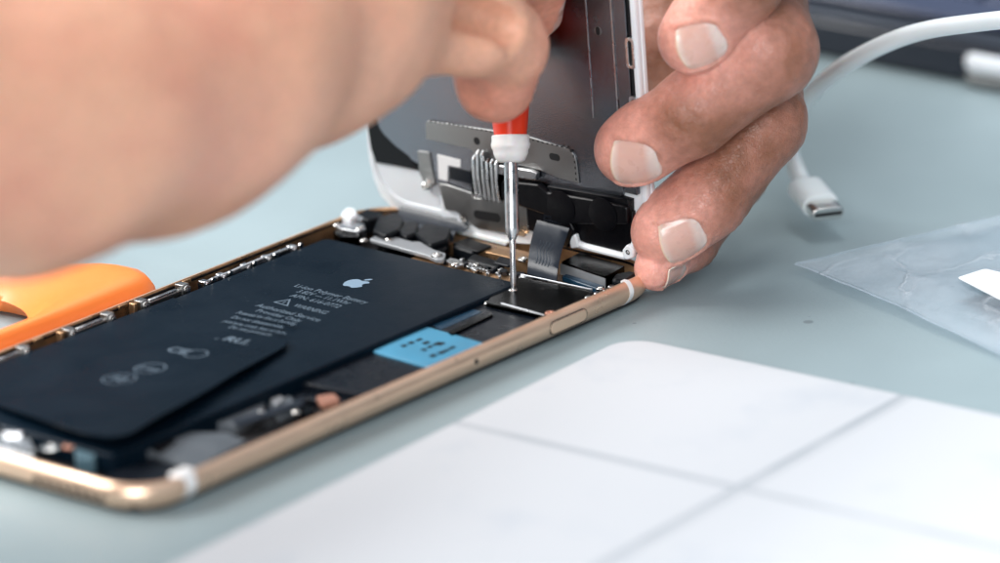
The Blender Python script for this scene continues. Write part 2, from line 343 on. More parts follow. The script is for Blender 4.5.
def band(x0, x1, side, name='antenna_band'):
    """white insulating strip wrapping the long side between x0 and x1"""
    m = MB(); V = []; F_ = []; P = [(a - .04 if z > .2 else a, z + (.04 if z > 6 else 0)) for a, z in PROF[1:]] + [(2.3, 6.26), (2.4, 5.2)]
    for x in (x0, x1):
        for a, z in P: V.append((x, side * (HW - a), z))
    k = len(P)
    for j in range(k - 1): F_.append((j, j + 1, k + j + 1, k + j) if side < 0 else (k + j, k + j + 1, j + 1, j))
    F_.append(tuple(range(k))); F_.append(tuple(range(2 * k - 1, k - 1, -1)))
    m.add(V, F_); return m.build(name, 'band', PH)
band(65.3, 66.6, -1); band(-67.6, -65.0, -1); band(65.3, 66.6, 1); band(-66.9, -65.2, 1)
m = MB(); m.box((-66.3, -36.6, 5.75), (4.6, 3.0, 1.5)); m.build('antenna_window', 'band', PH, bevel=.6, seg=4)
# side button: shallow pill, proud of the flank
m = MB()
def pill(x0, x1, z0, z1, y0, y1):
    r = (z1 - z0) / 2; P = [(x1 - r + r * math.cos(R(a)), (z0 + z1) / 2 + r * math.sin(R(a))) for a in range(-90, 91, 15)] + [(x0 + r + r * math.cos(R(a)), (z0 + z1) / 2 + r * math.sin(R(a))) for a in range(90, 271, 15)]
    k = len(P); return [(x, y0, z) for x, z in P] + [(x, y1, z) for x, z in P], [tuple(range(k)), tuple(range(2 * k - 1, k - 1, -1))] + [(i, k + i, k + (i + 1) % k, (i + 1) % k) for i in range(k)]
m.add(*pill(39.4, 51.2, 2.4, 5.0, -38.99, -36)); m.build('power_button', 'gold', PH, bevel=.25)
m = MB(); m.add(*pill(39.3, 51.3, 2.3, 5.1, -38.91, -36.5)); m.build('button_recess', 'dark', PH)
m = MB(); m.add(*pill(15.6, 16.7, 3.3, 4.4, -38.93, -37)); m.build('tray_hole', 'dark', PH)
# bottom speaker grille: holes through the short side
for sg in (-1, 1):
    m = MB()
    for k in range(8): m.lathe([(.75, -.3), (.75, .3)], (-79.0, sg * (12 + k * 2.3), 3.4), Matrix.Rotation(R(90), 3, 'Y'), 14)
    m.build('speaker_grille', 'dark', PH)

# battery
m = MB(); m.prism(round_poly([(-66, -18.9), (54.6, -18.9), (54.6, 32.6), (-66, 32.6)], 1.6), 1.2, 5.35)
BAT = m.build('battery', 'battery', PH, bevel=.45, seg=3)
m = MB(); m.prism([(54.7, -17), (56.6, -17), (56.6, 30), (54.7, 30)], 1.2, 4.0); m.build('battery_circuit', 'black', PH, bevel=.2)
# loose black sheet lifting off the lower end of the battery
def zf(x, y):
    s = max(0, min(1, (18 - y) / 40)); t = max(0, min(1, (6 - x) / 70))
    return 5.42 + 1.6 * s + 1.9 * t * (0.5 + .5 * s) 
FP = [(33, 31.8), (8, 33), (-62, 33), (-67, 31), (-68.5, 14), (-71, -4), (-71.5, -14), (-69.5, -19.5), (-64, -20.5), (-58, -20), (-40, -18.2), (-20, -16.2), (-3, -13.8), (-.3, -13), (.5, -11), (1.5, -4)]
def sheet():
    m = MB(); nx, ny = 40, 26; V = []
    # bottom edge curve and near edge curve
    for i in range(nx + 1):
        t = i / nx
        for j in range(ny + 1):
            s = j / ny
            xf = -57.5 + 65 * t; xn = -66.5 + 65.5 * t
            ye = -20.6 + 14.0 * t + (3.2 * (max(0, .09 - t) / .09) ** 2) ; ye -= 0
            if t > .96: ye += (t - .96) / .04 * 1.4
            y = 32.7 + (ye - 32.7) * s; x = xf + (xn - xf) * s
            if s > .9: x += (s - .9) / .1 * 1.5 * max(0, 1 - t * 9)
            V.append((x, y, zf(x, y) + .12 * math.sin(x * .21) * s * s + (0 if t < .9 else -(t - .9) * 10 * (zf(x, y) - 5.38) * (1 - s))))
    k = ny + 1
    top = len(V); V2 = [(x, y, z - .35) for x, y, z in V]
    F_ = [(i * k + j, i * k + j + 1, (i + 1) * k + j + 1, (i + 1) * k + j) for i in range(nx) for j in range(ny)]
    F_ = [q[::-1] for q in F_]
    G = [tuple(top + q for q in reversed(fc)) for fc in F_]
    rim = [i * k for i in range(nx + 1)] + [nx * k + j for j in range(1, k)] + [i * k + ny for i in range(nx - 1, -1, -1)] + [j for j in range(ny - 1, 0, -1)]
    E_ = [(rim[i], rim[(i + 1) % len(rim)], top + rim[(i + 1) % len(rim)], top + rim[i]) for i in range(len(rim))]
    m.add(V + V2, F_ + G + E_); return m
fl = sheet().build('loose_sheet', 'battery', BAT, smooth=50)
fl['label'] = 'loose black sheet lifting at the lower end of the battery'

# print on the battery (reads towards -Y, its up is +X)
def text(s, x, y, width, h, z=5.375, name='print', m='print', parent=BAT, zfun=None, bold=0):
    cu = bpy.data.curves.new(name, 'FONT'); cu.body = s; cu.size = 1; cu.extrude = 0; cu.resolution_u = 3; cu.offset = bold
    ob = bpy.data.objects.new(name, cu); C.objects.link(ob); bpy.context.view_layer.update()
    me = bpy.data.meshes.new_from_object(ob.evaluated_get(bpy.context.evaluated_depsgraph_get())); C.objects.unlink(ob); bpy.data.objects.remove(ob)
    co = np.array([v.co[:] for v in me.vertices]); w0 = co[:, 0].max() - co[:, 0].min(); sx = width / w0; sy = h / .7; x0 = co[:, 0].min()
    for v in me.vertices:
        a, b = (v.co.x - x0) * sx, v.co.y * sy
        X, Y = x + b, y - a
        v.co = (X * MM, Y * MM, (zfun(X, Y) + .03 if zfun else z) * MM)
    me.materials.append(M[m]); o = bpy.data.objects.new(name, me); C.objects.link(o); o.parent = parent; return o
TX = [[(27.7, 17.4), (27.32, -1.6)], [(25.39, 14.76), (24.93, 0.99)], [(22.76, 14.18), (22.09, 1.31)], [(18.0, 9.62), (18.11, 1.06)], [(14.04, 15.86), (13.75, -0.8)], [(11.78, 13.62), (11.2, 2.03)], [(7.96, 15.7), (7.92, 0.03)], [(5.22, 14.55), (5.02, 0.85)], [(2.42, 14.18), (2.06, -2.36)], [(-0.21, 10.57), (-0.07, -0.46)]]
TS = ['Li-ion Polymer Battery', '3.82V \u23d3 11.1Whr', 'APN: 616-0772', 'WARNING', 'Authorized Service', 'Provider Only', 'Potential for fire or burning.', 'Do not disassemble,', 'puncture, crush, heat or burn.', 'Replace with authorised']
TS[1] = '3.82V --- 11.1Whr'
TS[9] = 'Potential for fire'
TS[9] = 'Do not puncture'
for (a, b), s in zip(TX, TS):
    text(s, (a[0] + b[0]) / 2 - .7, a[1], a[1] - b[1], 1.75 if s[0] in 'L3AW' else 1.55, name='printed_line', bold=.012, zfun=(zf if a[0] < 9 else None))
m = MB()
T3 = [(17.12, 14.47), (20.6, 12.73), (16.76, 10.15)]
cx, cy = sum(p[0] for p in T3) / 3, sum(p[1] for p in T3) / 3
inn = [(cx + (p[0] - cx) * .68, cy + (p[1] - cy) * .68) for p in T3]
m.add([(x, y, 5.375) for x, y in T3 + inn], [(0, 1, 4, 3), (1, 2, 5, 4), (2, 0, 3, 5)])
m.box((cx + .15, cy, 5.37), (1.0, .3, .01)); m.build('warning_triangle', 'print', BAT)
# fruit emblem
def logo():
    half = [(0, .33), (.10, .36), (.22, .40), (.34, .37), (.42, .28), (.33, .16), (.31, .03), (.36, -.10), (.45, -.17), (.38, -.33), (.27, -.47), (.17, -.50), (.07, -.46), (0, -.45)]
    left = [(-.09, -.47), (-.18, -.50), (-.30, -.43), (-.42, -.22), (-.46, .0), (-.42, .22), (-.31, .35), (-.19, .40), (-.08, .36)]
    pts = catmull([(*p, 0) for p in half + left + [half[0]]], 5)[:-1]
    leaf = catmull([(*p, 0) for p in [(.01, .42), (.0, .54), (.08, .66), (.21, .72), (.22, .60), (.15, .49), (.01, .42)]], 4)[:-1]
    m = MB(); c = (35.63, 8.23, 5.37); s = 5.3
    for P in (pts, leaf):
        V = [(c[0] + p.y * s * 1.0, c[1] - p.x * s * 1.0, 5.385) for p in P]; m.add(V, [tuple(range(len(V)))])
    o = m.build('fruit_emblem', 'logo', BAT)
    return o
logo()
# certification marks further down
def ringmark(x, y, r, w=.3, zfun=zf):
    m = MB(); V = []; n = 28
    for rr in (r, r - w):
        for k in range(n): X, Y = x + rr * math.cos(2 * math.pi * k / n), y + rr * math.sin(2 * math.pi * k / n); V.append((X, Y, zfun(X, Y) + .05))
    m.add(V, [(k, (k + 1) % n, n + (k + 1) % n, n + k) for k in range(n)]); return m
U1 = (-6.33, 6.1, 6.6); U2 = (-7.84, -1.0, 6.6)
text('RU', U1[0] - 1.2, U1[1], 5.2, 2.6, name='certification_mark', zfun=zf, bold=.03)
text('c          us', U1[0] - 1.5, U1[1] + 1.8, 8.4, 1.2, name='certification_mark', zfun=zf)
mk = (-17.15, 4.26, 6.8); mk2 = (-24.47, 5.72, 7.0); mk3 = (-28.69, 5.78, 7.0); mk4 = (-38.79, 6.39, 7.0)
ringmark(mk[0], mk[1], 2.5).build('certification_mark', 'print', fl)
text('CE', mk[0] - 1.4, mk[1] + 7, 5, 2.8, name='certification_mark', zfun=zf, bold=.02)
ringmark(mk3[0], mk3[1], 3.2).build('certification_mark', 'print', fl)
text('Li-ion', mk3[0] - 1.0, mk3[1] + 2.4, 4.8, 1.8, name='certification_mark', zfun=zf, bold=.02)
ringmark(mk4[0] + 2, mk4[1], 3.4).build('certification_mark', 'print', fl)
text('10', mk4[0] + .8, mk4[1] + 1.6, 3.2, 2.6, name='certification_mark', zfun=zf, bold=.02)

# screws, copied from one
def screw_at(x, y, z, r=.95, parent=PH, m='screw', name='screw'):
    q = MB(); q.lathe([(r, 0), (r, .35), (r * .82, .5), (r * .5, .5), (r * .42, .2), (.02, .15)], (0, 0, 0), seg=20)
    o = q.build(name, m, parent, smooth=40); o.location = (x * MM, y * MM, z * MM); return o
def part(name, m, poly, z0, z1, bevel=.12, r=.4, parent=PH, label=None):
    q = MB(); q.prism(round_poly(poly, r) if r else poly, z0, z1); o = q.build(name, m, parent, bevel=bevel)
    if label: o['label'] = label
    return o
# logic board and shields along the near side
part('logic_board', 'chip', [(-16, -36.3), (60, -36.3), (60, -19.6), (-16, -19.6)], 1.2, 2.6, r=0)
part('shield_cover', 'chip', [(-12.97, -15.68), (10.48, -18.13), (9.15, -33.46), (-10.98, -34.2)], 2.6, 3.9, label='black shield beside the blue label')
part('shield_cover', 'chip', [(25.42, -17.23), (47.26, -17.72), (44.97, -35.91), (23.2, -35.84)], 2.6, 4.2)
part('shield_slot', 'deepblue', [(27.02, -18.74), (39.33, -19.49), (38.81, -21.96), (25.61, -21.95)], 4.21, 4.26, bevel=0)
part('shield_ridge', 'darksteel', [(24.82, -24.66), (38.95, -23.92), (37.86, -25.56), (23.89, -26.44)], 4.2, 4.7)
part('blue_label', 'blue', [(8.39, -19.14), (25.54, -17.91), (24.35, -34.92), (7.41, -34.91)], 2.7, 4.35, r=.3)
q = MB()
rnd = random.Random(3)
for i, (a, b) in enumerate([(13.99, -22.37), (16.14, -22.37), (18.4, -22.53), (14.43, -27.09), (16.46, -26.94), (18.61, -26.95), (19.06, -27.6), (16.44, -31.01), (12.74, -30.77), (14.98, -30.94), (18.47, -30.86), (17.83, -24.8)]):
    q.box((a, b, 4.42), (.9 + rnd.random() * .9, .7 + rnd.random() * .4, .12))
q.build('label_print', 'dark', PH)
part('copper_pad', 'copper', [(-16.08, -25.47), (-12.82, -27.22), (-15.14, -30.7), (-18.8, -29.32)], 2.4, 3.6)
part('metal_tab', 'grey_cover', [(-23.07, -19.37), (-17.28, -19.9), (-21.03, -25.19), (-26.45, -25.11)], 1.2, 3.0)
part('metal_tab', 'light_plate', [(-22.42, -19.32), (-19.21, -19.06), (-20.35, -21.32), (-23.86, -22.1)], 3.0, 3.5)
part('small_chip', 'chip', [(-19.16, -22.05), (-16.14, -22.48), (-18.24, -25.31), (-21.44, -25.55)], 1.2, 3.4)
part('small_chip', 'darksteel', [(-22.07, -26.59), (-19.3, -26.71), (-21.57, -30.18), (-24.74, -30.41)], 1.2, 3.2)
part('flex_strip', 'flex', [(-35.27, -21.05), (-19.53, -24.41), (-20.77, -26.5), (-37.06, -24.15)], 3.2, 3.6)
part('flex_strip', 'black', [(-55.36, -18.49), (-49.47, -17.65), (-50.19, -20.33), (-56.63, -22.17)], 3.4, 4.0)
screw_at(*(-24.17, -27.41, 3.4)[:2], 2.9, .8); screw_at(*(-28.29, -22.46, 3.6)[:2], 3.2, .7)
part('vibration_motor', 'grey_cover', [(-37.49, -16.93), (-25.33, -13.22), (-19.27, -16.05), (-27.47, -21.73), (-36.07, -22.75)], 1.2, 3.2, label='grey vibration motor housing')
part('loudspeaker', 'grey_cover', [(-56.58, -18.58), (-46.65, -16.08), (-40.79, -24.45), (-41.84, -30.39), (-58.22, -32.57)], 1.2, 3.5, label='flat grey loudspeaker housing')
part('dock_board', 'chip', [(-76.5, -34), (-56, -35.8), (-56, -20), (-72, -20), (-72, 30), (-76.5, 30)], 1.2, 2.6)
part('dock_connector', 'steel', [(-68.7, 12.6), (-66.38, 1.83), (-70.36, -3.53), (-74.11, 7.32)], 1.2, 4.4)
part('dock_shield', 'light_plate', [(-61.54, 11.75), (-57.75, -0.24), (-61.5, -7.89), (-66.32, 4.53)], 1.2, 3.8)
part('dock_shield', 'teal', [(-60.94, -2.22), (-59.68, -7.71), (-63.91, -12.69), (-64.74, -7.86)], 1.2, 3.4)
for a, b in [(-66.54, -3.47), (-67.25, 3.08), (-60.53, -1.87), (-72.45, 2.2), (-32.87, -12.05)]: screw_at(a, b, 3.8, 1.3)
for poly, mm, zz in (([(-59.32, 9.59), (-56.16, 7.92), (-59.87, 2.82), (-64.01, 4.04)], 'teal', 5.0), ([(-60.18, 0.45), (-59.8, -3.83), (-62.37, -5.74), (-63.54, -2.22)], 'light_plate', 4.9), ([(-65.48, -8.68), (-64.28, -13.14), (-67.85, -16.24), (-69.12, -12.62)], 'teal', 4.8), ([(-64.71, 10.67), (-63.31, 6.79), (-66.23, 3.47), (-68.61, 6.88)], 'steel', 5.2)):
    part('dock_part', mm, poly, 1.2, zz, bevel=.3, r=.6)
screw_at(*(-68.83, -5.75, 5.4)[:2], 4.9, 1.9); screw_at(*(-66.02, -7.92, 5.2)[:2], 4.7, 1.2, m='copper')
part('gasket_strip', 'white', [(-75.99, 5.37), (-74.76, -7.33), (-77.46, -8.9), (-78.28, 3.13)], 4, 5.7)
# cover plate that the driver works on
CP = [(51.37, -15.73), (58.57, -16.2), (59.84, -33.47), (57.3, -38.48), (42.36, -37.23), (41.88, -20.53)]
part('cover_plate', 'darksteel', CP, 3.9, 5.0, bevel=.2, label='dark cover plate under the screwdriver tip')
q = MB(); e0 = (43.48, -22.85, 5.0); e1 = (42.65, -34.48, 5.0)
q.tube([(e0[0], e0[1] - .3, 4.9), (e1[0], e1[1] - .3, 4.9)], .28, 8); q.build('plate_lip', 'steel', PH)
q = MB(); e0 = (59.57, -15.41, 5.0); e1 = (60.33, -33.09, 5.0)
q.tube([(e0[0], e0[1], 5.05), (e1[0], e1[1], 5.05)], .22, 8); q.build('plate_lip', 'steel', PH)
screw_at(*(51.26, -19.96, 5.0)[:2], 4.75, 1.0); screw_at(*(43.98, -35.33, 5.0)[:2], 4.9, 1.15, m='copper'); screw_at(*(43.01, -20.13, 4.6)[:2], 4.3, .9)
screw_at(*(44.26, -35.74, 5.0)[:2], 4.6, 1.6, m='steel', name='screw_washer')
# camera module box near the top corner
CB = [(67.96, -19.21), (75.0, -18.64), (73.09, -31.72), (65.62, -32.6)]
part('camera_module', 'darksteel', CB, 2.5, 6.3, bevel=.15, label='raised silver module by the top corner')
q = MB(); a, b = CB[0], CB[3]; d = Vector((b[0] - a[0], b[1] - a[1])).normalized(); nn = Vector((-d.y, d.x))
if nn.x > 0: nn = -nn
for z0, z1, mm in ((3.6, 5.9, 'blue'),):
    q = MB(); q.prism([(a[0] + nn.x * .1, a[1] + nn.y * .1), (b[0] + nn.x * .1, b[1] + nn.y * .1), (b[0] + nn.x * .3, b[1] + nn.y * .3), (a[0] + nn.x * .3, a[1] + nn.y * .3)], z0, z1); q.build('module_face', 'light_plate', PH)
part('connector_strip', 'deepblue', [(64.24, -22.33), (66.2, -21.83), (64.61, -32.83), (62.17, -33.69)], 3.6, 4.7, bevel=.15)
part('rubber_plug', 'rubber', [(65.01, -34.08), (69.19, -32.4), (72.55, -33.92), (71.61, -35.9), (66.84, -36.75)], 2, 6.0, bevel=.5, r=1.5)
screw_at(*(62.24, -33.65, 5.0)[:2], 4.6, .9)
for a, b, c2 in [(56.44, -35.09, 5.0), (59.43, -35.06, 5.0), (61.94, -35.41, 5.0), (64.49, -34.72, 5.0)]:
    q = MB(); q.box((a, b, 4.6), (1.5, 1.0, 1.1), .3); q.build('contact_clip', 'steel', PH, bevel=.2)
# battery connector bracket and screws at the top of the battery
BR = [(58.72, 24.32), (62.83, 24.78), (62.91, 19.96), (62.53, 15.86), (63.48, 14.48), (61.06, 8.73), (60.45, 5.03), (57.2, 2.89), (56.27, 4.25), (57.33, 7.26)]
part('connector_bracket', 'light_plate', BR, 4.7, 5.5, r=.6, label='light grey bracket at the top of the battery')
screw_at(*(58.12, 5.64, 5.8)[:2], 5.45, 1.25); screw_at(*(60.62, 20.48, 5.8)[:2], 5.4, .8); screw_at(*(57.98, 25.08, 5.0)[:2], 5.0, .9)
# black foam and flex lumps in the top bay
def lump(name, px, z0, z1, m='rubber', r=.8, bev=.5): part(name, m, px, z0, z1, bevel=bev, r=r)
lump('foam_pad', [(61.12, 25.23), (68.42, 30.01), (73.18, 29.06), (69.96, 24.18), (64.32, 20.57), (59.6, 20.42)], 3, 6.8)
lump('foam_pad', [(64.48, 21.52), (70.72, 24.27), (71.87, 21.41), (65.7, 17.39), (62.47, 17.4)], 3, 6.3)
lump('foam_pad', [(65.54, 17.53), (72.29, 20.68), (72.5, 13.27), (66.36, 9.32), (61.19, 9.89)], 2, 6.2)
lump('foam_pad', [(61.8, 13.62), (66.29, 14.1), (66.36, 9.32), (61.35, 7.35)], 1.5, 4.9)
lump('foam_pad', [(68.4, 35.49), (72.5, 36.75), (72.03, 31.39), (68.94, 29.9), (66.23, 31.46)], 3, 6.4)
lump('foam_pad', [(67.25, 9.03), (71.0, 9.4), (70.05, 3.82), (66.28, 2.36)], 2, 4.6)
lump('foam_pad', [(62.81, 1.67), (66.79, 2.78), (65.87, -6.17), (62.03, -7.41)], 2, 4.3)
part('white_grommet', 'white', [(65.19, 37.44), (69.04, 39.06), (69.08, 36.6), (66.19, 33.6), (63.16, 33.23)], 4, 7.2, r=1.2, bevel=.8)
part('antenna_clip', 'steel', [(60.6, 35.22), (63.85, 35.24), (65.09, 31.06), (62.75, 28.53), (60.26, 28.62), (59.89, 32.69)], 3, 5.9, r=.5)
part('antenna_clip', 'light_plate', [(66.45, 37.2), (68.69, 36.33), (67.81, 32.83), (65.54, 32.56)], 3, 6.2, r=.5)
part('antenna_flex', 'darksteel', [(59.13, 34.55), (62.1, 33.78), (61.56, 28.66), (59.04, 27.62), (56.91, 30.73)], 2, 5.2, r=.5)
for a, b, s in [(61.3, 35.28, 0.8), (61.87, 29.71, 0.8), (63.25, 30.06, 0.6), (56.99, -0.2, 0.9), (57.44, -5.37, 0.6)]: screw_at(a, b, 5.6 if s < .85 else 4.8, s)
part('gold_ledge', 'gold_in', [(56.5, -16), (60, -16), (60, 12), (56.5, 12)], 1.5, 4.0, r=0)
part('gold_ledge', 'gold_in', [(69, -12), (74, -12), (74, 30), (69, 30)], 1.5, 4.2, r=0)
part('ledge_tape', 'black', [(68.55, 10.09), (73.02, 9.44), (71.74, 1.98), (67.03, 1.9)], 4.1, 4.7, r=.3)
part('ledge_tape', 'chip', [(63.85, -4.9), (67.58, -3.48), (67.19, -7.49), (63.59, -9.06)], 4.1, 4.6, r=.3)
part('silver_tape', 'steel', [(57.85, 2.91), (59.83, 3.47), (59.73, 0.2), (57.96, -1.77), (56.03, -1.23)], 4.6, 5.1, r=.3)
part('silver_tape', 'steel', [(57.69, -2.52), (59.16, -2.38), (58.33, -5.69), (56.37, -6.22)], 4.6, 5.1, r=.3)
q = MB(); rnd = random.Random(11)
for k in range(26):
    t = k / 25; a = 57.2 + rnd.random() * 3.2; b = 5 - 22 * t + rnd.random(); q.box((a, b, 4.3 + rnd.random() * .6), (.5 + rnd.random() * .8, .4 + rnd.random() * .7, .8), rnd.random())
q.build('solder_contacts', 'steel', PH, bevel=.08)
q = MB()
for k in range(16): q.box((58 + rnd.random() * 2.6, 4 - 21 * rnd.random(), 4.2 + rnd.random() * .5), (1 + rnd.random(), .8 + rnd.random(), .9), rnd.random())
q.build('board_components', 'chip', PH, bevel=.08)
screw_at(*(68.98, -8.42, 4.5)[:2], 4.2, 1.15)
part('standoff', 'darksteel', [(60.5, -15), (66, -15), (66, 24), (60.5, 24)], 1.2, 2.8, r=0)
# clips along the far inner wall
def rail_clip(x, L_):
    c = empty('rail_clip', (x, 34.6, 1.0)); c.parent = PH
    c.empty_display_size = .002
    q = MB(); q.box((0, 0, 4.2), (L_, 1.2, 1.2)); q.box((0, .9, 3.2), (L_ * .8, 1.0, 2.2)); q.build('clip_bar', 'satin2', c, bevel=.25)
    q = MB(); q.box((0, -.1, 5.0), (L_ * .62, .7, .35)); q.build('clip_spring', 'steel', c, bevel=.1)
    for s in (-1, 1):
        q = MB(); q.box((s * (L_ / 2 - .4), .2, 4.0), (2.0, 2.2, 3.4)); q.lathe([(1.0, 0), (1.0, .5), (.55, .55), (.5, .2)], (s * (L_ / 2 - .4), -.95, 4.6), Matrix.Rotation(R(90), 3, 'X'), 16)
        q.build('clip_end', 'satin2', c, bevel=.45)
        q = MB(); q.lathe([(.62, 0), (.62, .25), (.3, .28)], (s * (L_ / 2 - .4), -1.4, 4.6), Matrix.Rotation(R(90), 3, 'X'), 16); q.build('clip_pin', 'screw', c)
        q = MB(); q.box((s * (L_ / 2 + 1.2), .9, 3.2), (1.0, 1.6, 4.2)); q.build('clip_lug', 'gold_in', c, bevel=.2)
    return c
for x, L_ in ((-38.5, 10), (-15.3, 12), (6.3, 13)): rail_clip(x, L_)
q = MB(); q.box((32, 35.0, 3.8), (28, 1.4, 2.6)); q.box((30, 34.0, 4.6), (22, .8, 1.0)); q.build('side_flex', 'chip', PH, bevel=.25)
q = MB(); q.tube([(18.5, 34.2, 5.2), (22, 34.0, 5.5), (26, 34.4, 5.2), (31, 34.0, 5.6), (37, 34.5, 5.4), (42, 34.1, 5.6), (47, 34.6, 5.2)], .32, 8); q.build('flex_wire', 'steel', PH)
for x in (18.8, 24, 31.5, 38, 46):
    q = MB(); q.lathe([(.62, 0), (.62, .3), (.3, .3)], (x + 1.6, 33.6, 5.4), Matrix.Rotation(R(90), 3, 'X'), 12); q.build('wire_pin', 'screw', PH)
    q = MB(); q.box((x, 34.6, 5.0), (1.6, 1.8, 1.2)); q.lathe([(.5, 0), (.5, .4)], (x, 33.8, 4.9), Matrix.Rotation(R(90), 3, 'X'), 12); q.build('wire_clamp', 'steel', PH, bevel=.3)
for x in (-47, -28, -3.5, 15.5):
    q = MB(); q.box((x, 36.3, 6.0), (2.4, .5, .7)); q.build('rim_notch', 'gold_in', PH, bevel=.1)

# ------------------------------------------------------------------ the raised screen assembly
O_ = Vector((2.62, 11.41, 6.54)); Ux = -Vector([-0.767572, 0.640962, 0.0]); Vy = Vector([-0.047166, -0.056483, 0.997289]); Zn = Ux.cross(Vy)
DS = empty('screen_assembly'); tag(DS, 'raised screen assembly standing on edge behind the phone, grey metal back facing the camera', 'screen')
DS.matrix_world = Matrix(((Ux.x, Vy.x, Zn.x, O_.x * MM), (Ux.y, Vy.y, Zn.y, O_.y * MM), (Ux.z, Vy.z, Zn.z, O_.z * MM), (0, 0, 0, 1)))
def dpart(name, m, poly, z0, z1, bevel=.1, r=.3, label=None): return part(name, m, poly, z0, z1, bevel, r, DS, label)
W2 = 38.25
q = MB(); q.prism(rrect(-W2, W2 - 1.3, 0, 158, 10.5, 16), -2.6, -1.3); q.build('front_glass', 'white', DS, bevel=.3)
# white moulded bezel lip all round the glass
def frame_ring(x0, x1, y0, y1, r, w_, z0, z1):
    a = rrect(x0, x1, y0, y1, r, 14); b = rrect(x0 + w_, x1 - w_, y0 + w_, y1 - w_, max(r - w_, .5), 14); n = len(a)
    V = [(x, y, z0) for x, y in a] + [(x, y, z1) for x, y in a] + [(x, y, z1) for x, y in b] + [(x, y, z0) for x, y in b]
    return MB().add(V, [(i + j * n, (i + 1) % n + j * n, (i + 1) % n + ((j + 1) % 4) * n, i + ((j + 1) % 4) * n) for j in range(4) for i in range(n)])
frame_ring(-W2 + .1, W2 - 1.4, .1, 157.9, 10.4, 1.5, -1.3, -.1).build('bezel_lip', 'white', DS, bevel=.2)
q = MB(); q.prism([(-37.21, 18.93), (-36.41, 14.76), (-34.97, 11.56), (-32.04, 9.78), (-28.08, 9.65), (-23.69, 9.53), (-22.53, 7.95), (-22.2, 5.13), (-19.85, 3.99), (-19.31, 0.63), (-20.53, -1.04), (-26.53, -1.11), (-32.68, -0.62), (-35.85, 1.47), (-37.61, 5.14), (-38.23, 9.37), (-38.04, 14.46)], -1.3, -.35); q.build('bezel_corner', 'white', DS, bevel=.25)
dpart('black_tape', 'black', [(-37.78, 20.27), (-37.62, 16.7), (-37.22, 12.08), (-36.11, 9.18), (-30.75, 9.45), (-23.68, 9.6), (-26.9, 12.53), (-30.27, 14.07), (-33.16, 16.06), (-35.15, 18.22), (-35.78, 20.62)], -1.2, .05, r=0, label='curved black tape at the lower left of the screen back')
# big satin shield
dpart('shield_plate', 'satin', [(-33.59, 45.87), (-36.12, 22.12), (-34.18, 16.86), (-30.14, 13.09), (-22.7, 10.41), (-20.79, 7.62), (-10.43, 7.77), (29.67, 13.13)] + [(30.6, 15), (30.6, 150), (-34, 150)], -1.1, -.02, r=0, label='large satin grey shield plate')
dpart('shield_strip', 'satin', [(30.95, 15), (34.2, 15), (34.2, 150), (30.95, 150)], -1.1, .0, r=0)
q = MB(); q.box((24.2, 88, .05), (.2, 116, .14)); q.build('shield_seam', 'steel', DS)
q = MB(); q.box((30.8, 85, .1), (.28, 128, .25)); q.build('shield_fold', 'steel', DS)
q = MB(); q.lathe([(.95, -.05), (.95, .05), (.6, .06)], (26.9, 49.1, 0), seg=20); q.build('hole_rim', 'satin2', DS)
q = MB(); q.prism(rrect(26.4, 27.4, 48.2, 50.0, .48), 0, .09); q.build('plate_hole', 'dark', DS)
dpart('side_gasket', 'dark', [(34.2, 18), (36.0, 18), (36.0, 150), (34.2, 150)], -1.2, -.6, r=0)
for y in (42.5, 62, 30):
    frame_ring(33.9, 36.1, y, y + 6.5, .7, .6, -.6, .3).build('side_clip', 'steel', DS, bevel=.1)
dpart('side_rail', 'white', [(36.0, 10), (36.8, 10), (36.8, 150), (36.0, 150)], -1.3, .1, r=0)
# earpiece bracket with perforated edge
BP = [(-21.02, 21.53), (5.01, 23.01), (19.0, 22.04), (19.45, 14.96), (14.44, 15.08), (9.04, 15.94), (2.69, 16.07), (-7.18, 15.85), (-9.2, 17.26), (-19.83, 17.29), (-21.14, 17.23)]
dpart('perforated_bracket', 'satin2', round_poly(BP, [1.2, 0, 3, .2, .2, .3, .2, .3, .3, .2, .2]), .0, .35, r=0, label='grey bracket plate with a perforated edge')
q = MB()
EDG = [Vector(p) for p in [(-19.4, 21.57), (-13.93, 21.94), (-5.3, 22.14), (4.95, 22.36), (11.7, 22.32), (16.93, 22.29), (18.4, 21.41), (18.76, 19.21), (18.8, 15.72)]]
acc = 0
for a, b in zip(EDG, EDG[1:]):
    d = (b - a); L_ = d.length; t = acc
    while t < L_:
        p = a + d * (t / L_); q.box((p.x, p.y, .36), (.55, .28, .05), math.atan2(d.y, d.x)); t += 1.25
    acc = t - L_
q.build('perforation', 'dark', DS)
hp = [(-7.19, 19.4), (13.48, 19.64), (-1.97, 16.45)]
q = MB(); q.lathe([(.85, .3), (.85, .38)], (*hp[0], 0), seg=20); q.prism(rrect(hp[1][0] - 1.4, hp[1][0] + 1.4, hp[1][1] - .75, hp[1][1] + .75, .7), .3, .38); q.build('bracket_hole', 'dark', DS)
